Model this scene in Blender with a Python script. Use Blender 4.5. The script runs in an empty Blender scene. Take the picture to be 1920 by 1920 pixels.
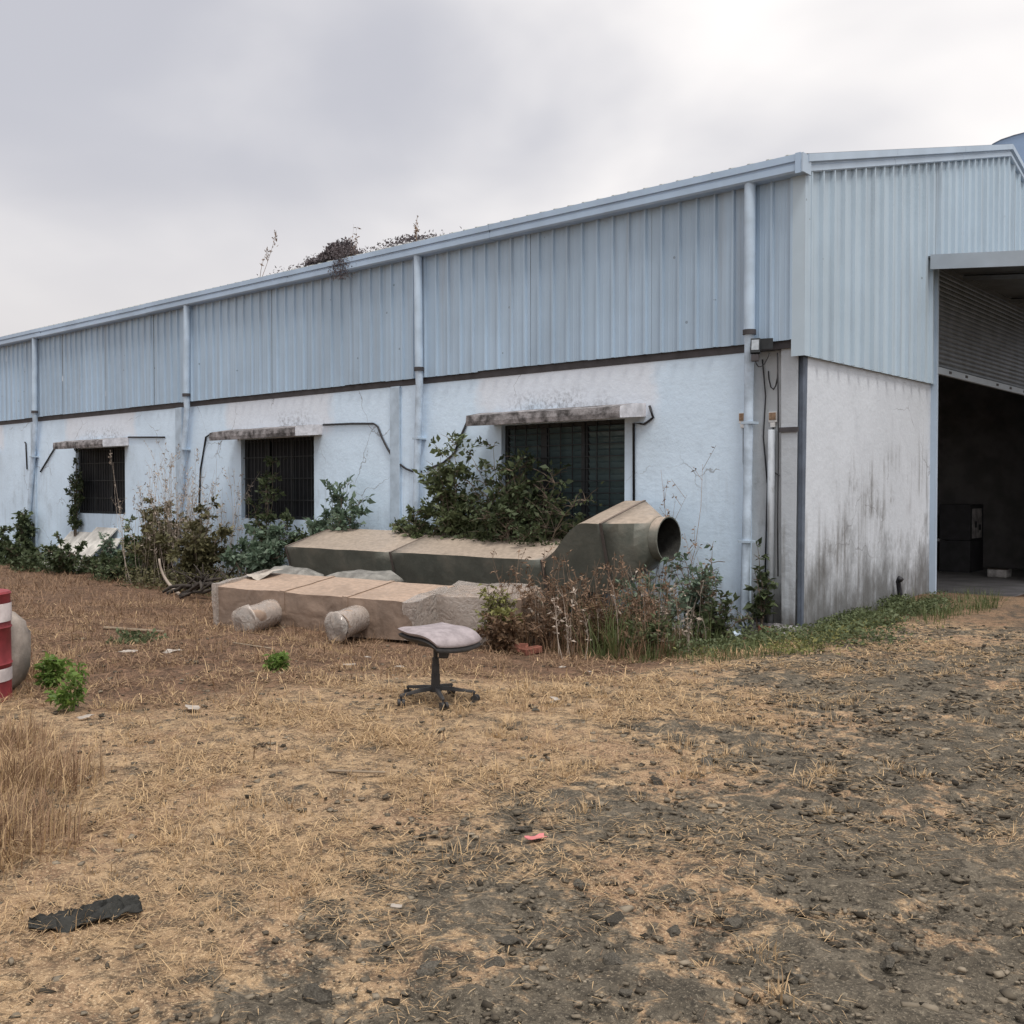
import bpy, math, random
import numpy as np
from mathutils import Vector, Matrix, Euler

R = math.radians
random.seed(7)
rng = np.random.default_rng(11)
scene = bpy.context.scene
col = scene.collection

# ------------------------------------------------------------------ camera
cam_d = bpy.data.cameras.new("camera")
cam = bpy.data.objects.new("camera", cam_d)
col.objects.link(cam)
cam.location = (5.43, -11.44, 1.55)
cam.rotation_euler = (R(90 - 1.25), 0, R(41.1))
cam_d.sensor_width = 36
cam_d.lens = 36
cam_d.clip_start = 0.05
cam_d.clip_end = 3000
scene.camera = cam

# ------------------------------------------------------------------ world: hazy overcast sky
SUN_EL, SUN_AZ = 66, 118          # azimuth clockwise from +Y
sd = Vector((math.sin(R(SUN_AZ)) * math.cos(R(SUN_EL)), math.cos(R(SUN_AZ)) * math.cos(R(SUN_EL)), math.sin(R(SUN_EL))))
SKY_STRENGTH = 0.1
world = bpy.data.worlds.new("World")
scene.world = world
world.use_nodes = True


class NT:
    """small helper for building node trees"""
    def __init__(s, tree):
        s.t = tree

    def n(s, typ, props=None, **ins):
        nd = s.t.nodes.new(typ)
        for k, v in (props or {}).items():
            setattr(nd, k, v)
        for k, v in ins.items():
            key = int(k[1:]) if k[0] == '_' and k[1:].isdigit() else k.replace('_', ' ')
            s.set(nd.inputs[key], v)
        return nd

    def set(s, sock, v):
        if isinstance(v, bpy.types.NodeSocket):
            s.t.links.new(v, sock)
        elif isinstance(v, bpy.types.Node):
            s.t.links.new(v.outputs[0], sock)
        elif isinstance(v, (tuple, list)) and len(v) == 3 and sock.type == 'RGBA':
            sock.default_value = (*v, 1)
        else:
            sock.default_value = v

    def math(s, op, a, b=0.0, clamp=False):
        return s.n('ShaderNodeMath', {'operation': op, 'use_clamp': clamp}, _0=a, _1=b).outputs[0]

    def mix(s, f, a, b, blend='MIX'):
        m = s.n('ShaderNodeMix', {'data_type': 'RGBA', 'blend_type': blend})
        s.set(m.inputs[0], f)
        s.set(m.inputs[6], a)
        s.set(m.inputs[7], b)
        return m.outputs[2]

    def ramp(s, f, lo, hi):
        return s.n('ShaderNodeMapRange', {'interpolation_type': 'SMOOTHSTEP'}, _0=f, _1=lo, _2=hi, _3=0.0, _4=1.0).outputs[0]

    def noise(s, vec, scale, detail=4, rough=0.55, dist=0.0):
        return s.n('ShaderNodeTexNoise', None, Vector=vec, Scale=scale, Detail=detail, Roughness=rough, Distortion=dist).outputs[0]

    def mapping(s, vec, scale=(1, 1, 1), loc=(0, 0, 0)):
        return s.n('ShaderNodeMapping', None, Vector=vec, Location=loc, Scale=scale).outputs[0]


wt = world.node_tree
for nd in list(wt.nodes):
    wt.nodes.remove(nd)
w = NT(wt)
sky = w.n('ShaderNodeTexSky', {'sky_type': 'NISHITA', 'sun_disc': False, 'sun_elevation': R(SUN_EL), 'sun_rotation': R(SUN_AZ),
                              'dust_density': 4.0, 'air_density': 1.2})
tc = w.n('ShaderNodeTexCoord')
dirv = tc.outputs['Generated']
sep = w.n('ShaderNodeSeparateXYZ', None, Vector=dirv)
cl1 = w.noise(w.mapping(dirv, (1.5, 1.5, 3.0), (6.0, 6.3, 0.7)), 1.25, 4, 0.42, 0.5)
cl2 = w.noise(w.mapping(dirv, (1.2, 1.2, 2.0), (1.3, 5.4, 0.2)), 2.6, 5, 0.5, 0.4)
cl = w.math('ADD', w.math('MULTIPLY', cl1, 0.78), w.math('MULTIPLY', cl2, 0.22))
clm = w.ramp(cl, 0.33, 0.71)
cloud = w.mix(clm, (5.35, 5.35, 5.8), (10.6, 10.15, 9.8))
hz = w.ramp(sep.outputs[2], 0.34, 0.0)
cloud = w.mix(w.math('MULTIPLY', hz, 0.6), cloud, (7.4, 6.85, 6.55))
dt = w.n('ShaderNodeVectorMath', {'operation': 'DOT_PRODUCT'}, _0=dirv, _1=tuple(sd)).outputs['Value']
gl = w.math('POWER', w.math('MAXIMUM', dt, 0.0), 3.0)
cloud = w.mix(1.0, cloud, w.n('ShaderNodeVectorMath', {'operation': 'SCALE'}, _0=(5.0, 4.95, 4.9), Scale=gl).outputs[0], 'ADD')
skyc = w.mix(0.9, sky.outputs[0], cloud)
bg = w.n('ShaderNodeBackground', None, Color=skyc, Strength=SKY_STRENGTH)
wo = w.n('ShaderNodeOutputWorld', None, Surface=bg.outputs[0])

sun_d = bpy.data.lights.new("sun", 'SUN')
sun_d.energy = 2.2
sun_d.angle = R(16)
sun_d.color = (1.0, 0.95, 0.88)
sun = bpy.data.objects.new("sun", sun_d)
col.objects.link(sun)
sun.rotation_euler = (-sd).to_track_quat('-Z', 'Y').to_euler()
sun.location = (0, 0, 30)

scene.view_settings.view_transform = 'Standard'
scene.view_settings.look = 'None'
scene.view_settings.exposure = 0.2
scene.view_settings.gamma = 1.0
scene.view_settings.use_curve_mapping = False
scene.render.engine = 'CYCLES'
scene.cycles.use_denoising = True
scene.cycles.max_bounces = 6
scene.cycles.transparent_max_bounces = 8


# ------------------------------------------------------------------ numpy noise
def vnoise(x, y, seed=0):
    xi, yi = np.floor(x).astype(np.int64), np.floor(y).astype(np.int64)
    xf, yf = x - xi, y - yi

    def h(a, b):
        k = (a * 374761393 + b * 668265263 + seed * 1442695041) & 0xffffffff
        k = ((k ^ (k >> 13)) * 1274126177) & 0xffffffff
        return ((k ^ (k >> 16)) & 0xffff) / 65535.0
    u, v = xf * xf * (3 - 2 * xf), yf * yf * (3 - 2 * yf)
    return (h(xi, yi) * (1 - u) + h(xi + 1, yi) * u) * (1 - v) + (h(xi, yi + 1) * (1 - u) + h(xi + 1, yi + 1) * u) * v


def fbm(x, y, f, o=4, seed=0):
    s, a, t = 0, 1.0, 0
    for i in range(o):
        s = s + a * vnoise(x * f + 17.3 * i, y * f + 9.1 * i, seed + i)
        t += a
        a *= 0.5
        f *= 2.03
    return s / t


def ss(a, b, x):
    t = np.clip((np.asarray(x, float) - a) / (b - a), 0, 1)
    return t * t * (3 - 2 * t)


def gz0(x, y):
    """large shape of the ground"""
    z = -0.26 * ss(-6.8, -2.0, y) * ss(1.5, -0.8, x) * (1 - ss(0.8, 4.4, y) * ss(-1., 0., x))
    z = z - 0.42 * ss(4.5, 6.5, y) * ss(3.2, 0.4, x)
    return z


def gz(x, y):
    x, y = np.asarray(x, float), np.asarray(y, float)
    near = np.exp(-((x + 1) ** 2 + (y + 6) ** 2) / 300.0)
    b = (fbm(x, y, 0.7, 3, 3) - 0.5) * 0.07
    left = ss(-1.0, -4.0, x) * ss(-9, -6.5, y) * ss(-1.2, -3.0, y)
    b = b + left * (fbm(x, y, 1.1, 4, 5) - 0.42) * 0.22
    inside = ss(-0.25, -0.05, x) * 0 + 1
    return gz0(x, y) + b * near


def gzf(x, y):
    return float(gz(x, y))


def track(x, y):
    """1 on the gravelly track, 0 on the straw"""
    edge = 2.05 + 0.35 * np.sin(y * 0.55) + (fbm(x, y, 0.9, 4, 21) - 0.5) * 2.2
    edge = edge + 0.45 * ss(-7.4, -9.2, y) - 0.9 * ss(-5.5, -4.0, y) * ss(-2.0, -3.2, y) - 0.5 * ss(-3.0, -1.5, y)
    wdt = 1.4 - 0.75 * ss(-7.5, -9.0, y)
    return ss(-wdt, wdt, x - edge)


# ------------------------------------------------------------------ materials
def new_mat(name):
    m = bpy.data.materials.new(name)
    m.use_nodes = True
    t = m.node_tree
    for nd in list(t.nodes):
        t.nodes.remove(nd)
    k = NT(t)
    p = k.n('ShaderNodeBsdfPrincipled')
    o = k.n('ShaderNodeOutputMaterial', None, Surface=p.outputs[0])
    return m, k, p, o


def simple(name, c, rough=0.7, metal=0.0, var=0.25, scale=6.0, bump=0.0, bscale=40, spec=0.4, dark=None, island=0.0, obj=0.0):
    m, k, p, o = new_mat(name)
    v = k.n('ShaderNodeTexCoord').outputs['Object']
    f = k.noise(v, scale, 5, 0.6)
    d = dark or tuple(x * (1 - var) for x in c)
    cc = k.mix(k.ramp(f, 0.3, 0.7), d, tuple(min(1, x * (1 + var * 0.4)) for x in c))
    if island:
        rnd = k.n('ShaderNodeNewGeometry').outputs['Random Per Island']
        cc = k.mix(1.0, cc, k.n('ShaderNodeCombineColor', None, Red=k.math('ADD', 1 - island, k.math('MULTIPLY', rnd, 2 * island)),
                                Green=k.math('ADD', 1 - island, k.math('MULTIPLY', rnd, 2 * island)),
                                Blue=k.math('ADD', 1 - island, k.math('MULTIPLY', rnd, 2 * island))).outputs[0], 'MULTIPLY')
    if obj:
        rnd = k.n('ShaderNodeObjectInfo').outputs['Random']
        s_ = k.math('ADD', 1 - obj, k.math('MULTIPLY', rnd, 2 * obj))
        cc = k.mix(1.0, cc, k.n('ShaderNodeCombineColor', None, Red=s_, Green=s_, Blue=s_).outputs[0], 'MULTIPLY')
    k.set(p.inputs['Base Color'], cc)
    p.inputs['Roughness'].default_value = rough
    p.inputs['Metallic'].default_value = metal
    p.inputs['Specular IOR Level'].default_value = spec
    if bump:
        b = k.n('ShaderNodeBump', None, Height=k.noise(v, bscale, 4, 0.6), Strength=bump, Distance=0.02)
        k.set(p.inputs['Normal'], b.outputs[0])
    return m


def leaf_mat(name, c1, c2, trans=0.3, rough=0.55):
    m, k, p, o = new_mat(name)
    rnd = k.n('ShaderNodeNewGeometry').outputs['Random Per Island']
    v = k.n('ShaderNodeTexCoord').outputs['Object']
    f = k.math('ADD', k.math('MULTIPLY', rnd, 0.7), k.math('MULTIPLY', k.noise(v, 3.0, 3), 0.4), True)
    cc = k.mix(f, c1, c2)
    k.set(p.inputs['Base Color'], cc)
    p.inputs['Roughness'].default_value = rough
    p.inputs['Specular IOR Level'].default_value = 0.3
    tr = k.n('ShaderNodeBsdfTranslucent', None, Color=cc)
    mx = k.n('ShaderNodeMixShader', None, _0=trans, _1=p.outputs[0], _2=tr.outputs[0])
    k.set(o.inputs['Surface'], mx.outputs[0])
    return m


def wall_mat(name, base, alt, base_h, dirt_amt, streak, soot=0.0):
    """old lime-washed plaster: blotches, bare patches, rising dirt, run-off streaks"""
    m, k, p, o = new_mat(name)
    v = k.n('ShaderNodeTexCoord').outputs['Object']
    sp = k.n('ShaderNodeSeparateXYZ', None, Vector=v)
    z = sp.outputs[2]
    n1 = k.noise(v, 0.55, 6, 0.62, 0.3)
    n2 = k.noise(v, 3.5, 6, 0.65)
    n3 = k.noise(v, 14.0, 5, 0.65)
    c = k.mix(k.ramp(n1, 0.38, 0.62), base, tuple(x * 0.91 for x in base))
    c = k.mix(k.math('MULTIPLY', k.ramp(n2, 0.5, 0.72), 0.35), c, tuple(x * 0.72 for x in base))
    # warm bare plaster high on the wall
    xw = k.math('PINGPONG', k.math('ADD', sp.outputs[0], 3.64 + 6.71 * 6), 3.355)      # distance along the wall to the nearest window centre
    xw = k.math('ADD', xw, k.math('MULTIPLY', k.math('SUBTRACT', n2, 0.5), 0.5))
    hm = k.math('MULTIPLY', k.ramp(xw, 1.75, 1.45), k.ramp(k.math('ADD', z, k.math('MULTIPLY', k.math('SUBTRACT', n1, 0.5), 1.4)), 2.45, 2.75))
    c = k.mix(k.math('MULTIPLY', hm, 0.5), c, alt)
    so = k.math('MULTIPLY', k.ramp(xw, 1.5, 0.5), k.math('MULTIPLY', k.ramp(z, 2.62, 2.70), k.ramp(z, 3.12, 2.72)))
    so = k.math('MULTIPLY', so, k.math('MULTIPLY', k.ramp(n3, 0.40, 0.66), k.ramp(k.noise(v, 0.9, 4, 0.6), 0.40, 0.60)))
    c = k.mix(k.math('MULTIPLY', so, soot), c, (0.12, 0.11, 0.11))
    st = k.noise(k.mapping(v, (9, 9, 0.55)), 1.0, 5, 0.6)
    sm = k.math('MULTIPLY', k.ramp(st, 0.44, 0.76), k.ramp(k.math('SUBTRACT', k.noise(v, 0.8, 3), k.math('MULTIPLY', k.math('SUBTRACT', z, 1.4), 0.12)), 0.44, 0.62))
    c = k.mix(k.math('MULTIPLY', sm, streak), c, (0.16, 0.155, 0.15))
    # rising damp and mud splash
    st2 = k.noise(k.mapping(v, (2.4, 2.4, 1.3)), 1.0, 6, 0.68)
    up = k.math('ADD', k.math('SUBTRACT', base_h, z), k.math('MULTIPLY', k.math('SUBTRACT', st2, 0.5), 2.6))
    dm = k.ramp(up, -0.35, 1.0)
    dm = k.math('MULTIPLY', dm, k.ramp(k.math('ADD', n3, k.math('MULTIPLY', dm, 0.35)), 0.36, 0.62))
    c = k.mix(k.math('MULTIPLY', dm, dirt_amt), c, (0.075, 0.072, 0.066))
    bl = k.math('MULTIPLY', k.ramp(k.noise(k.mapping(v, (1, 1, 0.7)), 1.5, 6, 0.68), 0.50, 0.70), k.math('MULTIPLY', k.ramp(z, 2.4, 1.5), k.ramp(z, 0.2, 0.9)))
    bl = k.math('MULTIPLY', bl, k.ramp(k.noise(k.mapping(v, (1, 1, 0.35)), 9.0, 4, 0.7), 0.35, 0.62))
    c = k.mix(k.math('MULTIPLY', bl, streak), c, (0.14, 0.135, 0.13))
    wv = k.n('ShaderNodeVectorMath', {'operation': 'ADD'}, _0=v, _1=k.n('ShaderNodeVectorMath', {'operation': 'SCALE'}, _0=k.n('ShaderNodeTexNoise', None, Vector=v, Scale=3.0, Detail=4.0).outputs[1], Scale=0.35).outputs[0]).outputs[0]
    ve = k.n('ShaderNodeTexVoronoi', {'feature': 'DISTANCE_TO_EDGE'}, Vector=wv, Scale=0.75).outputs['Distance']
    ck = k.math('MULTIPLY', k.ramp(ve, 0.007, 0.002), k.ramp(k.noise(v, 0.7, 3), 0.50, 0.60))
    c = k.mix(k.math('MULTIPLY', ck, 0.6), c, (0.2, 0.2, 0.21))
    sp1 = k.ramp(k.noise(v, 30.0, 3, 0.7), 0.64, 0.74)
    c = k.mix(k.math('MULTIPLY', sp1, 0.25), c, (0.25, 0.24, 0.24))
    k.set(p.inputs['Base Color'], c)
    p.inputs['Roughness'].default_value = 0.9
    p.inputs['Specular IOR Level'].default_value = 0.2
    h = k.math('ADD', k.math('MULTIPLY', n2, 1.0), k.math('MULTIPLY', n3, 0.5))
    k.set(p.inputs['Normal'], k.n('ShaderNodeBump', None, Height=h, Strength=0.25, Distance=0.03).outputs[0])
    return m


def clad_mat(name, c):
    m, k, p, o = new_mat(name)
    v = k.n('ShaderNodeTexCoord').outputs['Object']
    gm = k.n('ShaderNodeNewGeometry').outputs['Position']
    rnd = k.n('ShaderNodeObjectInfo').outputs['Random']
    f = k.noise(gm, 0.9, 5, 0.6)
    cc = k.mix(k.ramp(f, 0.3, 0.7), c, tuple(x * 0.9 for x in c))
    s_ = k.math('ADD', 0.94, k.math('MULTIPLY', rnd, 0.10))
    cc = k.mix(1.0, cc, k.n('ShaderNodeCombineColor', None, Red=s_, Green=s_, Blue=s_).outputs[0], 'MULTIPLY')
    # faint rain streaks
    st = k.noise(k.mapping(gm, (7, 7, 0.25)), 1.0, 4, 0.6)
    cc = k.mix(k.math('MULTIPLY', k.ramp(st, 0.48, 0.75), 0.4), cc, (0.27, 0.30, 0.34))
    # screw heads and rust pin-holes, set sparsely
    vo = k.n('ShaderNodeTexVoronoi', {'feature': 'F1'}, Vector=gm, Scale=2.6)
    cc = k.mix(k.math('MULTIPLY', k.math('LESS_THAN', vo.outputs['Distance'], 0.05), 0.5), cc, (0.08, 0.08, 0.09))
    k.set(p.inputs['Base Color'], cc)
    p.inputs['Roughness'].default_value = 0.58
    p.inputs['Metallic'].default_value = 0.0
    p.inputs['Specular IOR Level'].default_value = 0.45
    return m


M = {}
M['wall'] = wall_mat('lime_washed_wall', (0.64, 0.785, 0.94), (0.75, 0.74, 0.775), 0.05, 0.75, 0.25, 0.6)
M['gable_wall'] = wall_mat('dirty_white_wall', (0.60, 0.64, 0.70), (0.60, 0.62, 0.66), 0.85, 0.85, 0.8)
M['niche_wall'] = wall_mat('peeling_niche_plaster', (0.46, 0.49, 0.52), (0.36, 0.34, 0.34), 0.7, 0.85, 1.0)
M['grimy'] = wall_mat('grimy_white_steel', (0.46, 0.50, 0.55), (0.42, 0.42, 0.44), 0.5, 0.85, 1.0)
M['clad'] = clad_mat('blue_grey_sheet', (0.375, 0.495, 0.63))
M['clad_gable'] = clad_mat('pale_grey_sheet', (0.45, 0.555, 0.65))
M['trim'] = simple('blue_white_trim', (0.44, 0.54, 0.66), 0.5, 0, 0.10, 1.2)
M['gutter'] = simple('gutter_paint', (0.38, 0.50, 0.66), 0.5, 0, 0.15, 1.0)
M['roof'] = simple('weathered_roof_sheet', (0.40, 0.42, 0.40), 0.55, 0, 0.25, 1.5)
M['pipe'] = simple('pvc_pipe', (0.44, 0.55, 0.68), 0.6, 0, 0.15, 3.0)
M['pipe_low'] = simple('chalky_pipe', (0.47, 0.57, 0.69), 0.9, 0, 0.25, 5.0, 0.2, 30)
M['girt'] = simple('brown_primer_steel', (0.06, 0.056, 0.062), 0.7, 0, 0.3, 4)
M['conc'] = simple('mouldy_concrete', (0.27, 0.26, 0.27), 0.95, 0, 0.6, 7.0, 0.5, 25, 0.2, dark=(0.055, 0.052, 0.052))
M['conc_end'] = simple('white_wash_concrete', (0.62, 0.62, 0.66), 0.95, 0, 0.3, 6.0, 0.3, 25, 0.2)
M['winframe'] = simple('black_steel_frame', (0.016, 0.02, 0.024), 0.55, 0, 0.3, 8)
M['glass'] = simple('green_louvre_glass', (0.085, 0.125, 0.135), 0.12, 0, 0.35, 2.0, spec=0.7)
M['darkglass'] = simple('dusty_dark_pane', (0.010, 0.012, 0.016), 0.6, 0, 0.4, 3.0, spec=0.2)
M['black'] = simple('black_cable', (0.025, 0.025, 0.03), 0.6, 0, 0.3, 20)
M['steel_white'] = simple('grey_white_steel_paint', (0.42, 0.52, 0.63), 0.7, 0, 0.2, 4.0)
M['shutter'] = simple('shutter_steel', (0.125, 0.14, 0.155), 0.5, 0.2, 0.3, 3.0)
M['canopy'] = simple('canopy_sheet', (0.40, 0.455, 0.515), 0.5, 0, 0.15, 1.0)
M['inner'] = simple('dark_interior', (0.26, 0.25, 0.25), 0.9, 0, 0.3, 2.0)
M['bluesheet'] = simple('blue_roof_sheet', (0.28, 0.40, 0.60), 0.5, 0, 0.15, 0.2)
M['white_plastic'] = simple('white_plastic', (0.7, 0.7, 0.7), 0.5, 0, 0.15, 20)
M['brick'] = simple('clay_brick', (0.22, 0.09, 0.065), 0.95, 0, 0.5, 18, 0.4, 60, 0.2)
M['rusty'] = simple('rust_stained_plastic', (0.30, 0.20, 0.13), 0.8, 0, 0.4, 18)
M['stone'] = simple('grey_basalt_stone', (0.10, 0.09, 0.074), 0.95, 0, 0.55, 9, 0.5, 40, 0.2, obj=0.45)
M['gravel'] = simple('gravel', (0.145, 0.122, 0.092), 0.95, 0, 0.4, 3, 0, 40, 0.2, island=0.75)
M['paper'] = simple('scrap_paper', (0.40, 0.355, 0.31), 0.8, 0, 0.3, 12)
M['pink'] = simple('pink_plastic', (0.62, 0.2, 0.2), 0.5, 0, 0.2, 12)
M['sack'] = simple('grey_woven_sack', (0.17, 0.165, 0.155), 0.85, 0, 0.5, 5, 0.4, 50)
M['palesack'] = simple('pale_woven_sack', (0.33, 0.285, 0.25), 0.85, 0, 0.35, 6, 0.3, 60)
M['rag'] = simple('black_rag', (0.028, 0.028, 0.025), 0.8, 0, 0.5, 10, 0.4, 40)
M['red'] = simple('faded_red_paint', (0.25, 0.035, 0.042), 0.6, 0, 0.35, 6)
M['white_band'] = simple('dirty_white_band', (0.68, 0.62, 0.62), 0.6, 0, 0.3, 9)
M['seat'] = simple('faded_mauve_cloth', (0.335, 0.295, 0.305), 0.95, 0, 0.25, 14, 0.25, 120, 0.1)
M['chairblack'] = simple('dusty_black_plastic', (0.035, 0.033, 0.033), 0.6, 0, 0.4, 14)
M['chrome'] = simple('worn_steel', (0.45, 0.45, 0.45), 0.35, 0.8, 0.2, 10)
M['bark'] = simple('grey_brown_stem', (0.16, 0.125, 0.095), 0.95, 0, 0.4, 8)
M['deadwood'] = simple('dark_dead_wood', (0.055, 0.045, 0.038), 0.95, 0, 0.5, 8, 0.4, 30)
M['plank'] = simple('weathered_plank', (0.24, 0.185, 0.13), 0.9, 0, 0.3, 9)
M['board'] = simple('off_white_board', (0.60, 0.58, 0.54), 0.85, 0, 0.35, 4, 0.2, 30)
M['leaf_dark'] = leaf_mat('leaf_dark', (0.03, 0.045, 0.024), (0.115, 0.145, 0.07))
M['leaf_mid'] = leaf_mat('leaf_mid', (0.05, 0.07, 0.032), (0.155, 0.185, 0.09))
M['leaf_pale'] = leaf_mat('leaf_pale', (0.07, 0.12, 0.075), (0.20, 0.26, 0.19))
M['leaf_olive'] = leaf_mat('leaf_olive', (0.06, 0.06, 0.03), (0.19, 0.175, 0.09))
M['leaf_brown'] = leaf_mat('leaf_brown', (0.08, 0.052, 0.034), (0.25, 0.16, 0.095))
M['leaf_bright'] = leaf_mat('leaf_bright', (0.075, 0.14, 0.03), (0.21, 0.31, 0.075), 0.4)
M['leaf_yellow'] = leaf_mat('leaf_yellow', (0.13, 0.14, 0.04), (0.27, 0.26, 0.10))
M['straw'] = leaf_mat('straw', (0.22, 0.145, 0.085), (0.68, 0.49, 0.28), 0.25, 0.8)
M['straw_brown'] = leaf_mat('straw_brown', (0.12, 0.075, 0.048), (0.36, 0.235, 0.145), 0.25, 0.8)
M['stalk'] = leaf_mat('pale_dry_stalk', (0.28, 0.23, 0.19), (0.46, 0.39, 0.33), 0.1, 0.9)
M['stalk_brown'] = leaf_mat('brown_dry_stalk', (0.13, 0.085, 0.06), (0.30, 0.20, 0.135), 0.1, 0.9)
M['grass'] = leaf_mat('green_grass', (0.045, 0.07, 0.022), (0.15, 0.175, 0.07), 0.3)
M['creeper'] = leaf_mat('dry_creeper', (0.085, 0.075, 0.085), (0.19, 0.165, 0.175), 0.2)


def dusty(name, under, top_tone, lo=0.35, hi=0.8, rough=0.55, wr=3.0, ws=0.2):
    """two-tone surface: a paler colour on upward faces, dusty on the sheet metal"""
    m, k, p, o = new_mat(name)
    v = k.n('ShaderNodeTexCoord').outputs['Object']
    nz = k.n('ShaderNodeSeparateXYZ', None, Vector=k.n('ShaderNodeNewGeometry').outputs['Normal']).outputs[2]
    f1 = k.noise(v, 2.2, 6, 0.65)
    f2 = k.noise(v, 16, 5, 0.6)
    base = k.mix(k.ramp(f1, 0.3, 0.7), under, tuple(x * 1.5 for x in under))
    dc = k.mix(k.ramp(f2, 0.3, 0.7), tuple(x * 0.72 for x in top_tone), top_tone)
    dc = k.mix(k.math('MULTIPLY', k.ramp(k.noise(v, 1.1, 6, 0.7, 0.5), 0.5, 0.7), 0.5), dc, tuple(x * 0.5 for x in top_tone))
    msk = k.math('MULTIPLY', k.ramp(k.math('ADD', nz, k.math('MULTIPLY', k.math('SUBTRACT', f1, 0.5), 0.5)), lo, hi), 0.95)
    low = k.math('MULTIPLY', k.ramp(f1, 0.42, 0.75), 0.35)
    base = k.mix(low, base, tuple(x * 0.6 for x in top_tone))
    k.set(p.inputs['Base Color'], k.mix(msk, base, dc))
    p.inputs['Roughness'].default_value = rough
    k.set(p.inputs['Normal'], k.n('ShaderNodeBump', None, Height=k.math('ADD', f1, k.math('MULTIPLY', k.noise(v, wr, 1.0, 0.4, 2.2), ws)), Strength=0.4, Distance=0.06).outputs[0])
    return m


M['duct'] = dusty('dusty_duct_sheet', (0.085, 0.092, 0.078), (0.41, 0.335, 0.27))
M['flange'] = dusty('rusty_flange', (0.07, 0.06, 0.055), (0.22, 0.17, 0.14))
M['wrap'] = dusty('brown_wrapping_paper', (0.165, 0.12, 0.092), (0.46, 0.335, 0.25), 0.3, 0.85, 0.55, 3.0, 0.8)  # paler tan on upward faces, darker brown on upright ones


def film_mat():
    m, k, p, o = new_mat('torn_plastic_film')
    v = k.n('ShaderNodeTexCoord').outputs['Object']
    f = k.noise(v, 9, 5, 0.6)
    cc = k.mix(k.ramp(f, 0.35, 0.7), (0.36, 0.31, 0.275), (0.70, 0.64, 0.59))
    k.set(p.inputs['Base Color'], cc)
    p.inputs['Roughness'].default_value = 0.16
    k.set(p.inputs['Normal'], k.n('ShaderNodeBump', None, Height=k.noise(v, 7, 1.5, 0.5, 2.5), Strength=0.35, Distance=0.05).outputs[0])
    tr = k.n('ShaderNodeBsdfTransparent')
    mx = k.n('ShaderNodeMixShader', None, _0=k.math('ADD', 0.15, k.math('MULTIPLY', k.ramp(f, 0.3, 0.7), 0.6)), _1=p.outputs[0], _2=tr.outputs[0])
    k.set(o.inputs['Surface'], mx.outputs[0])
    return m


M['film'] = film_mat()


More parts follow.
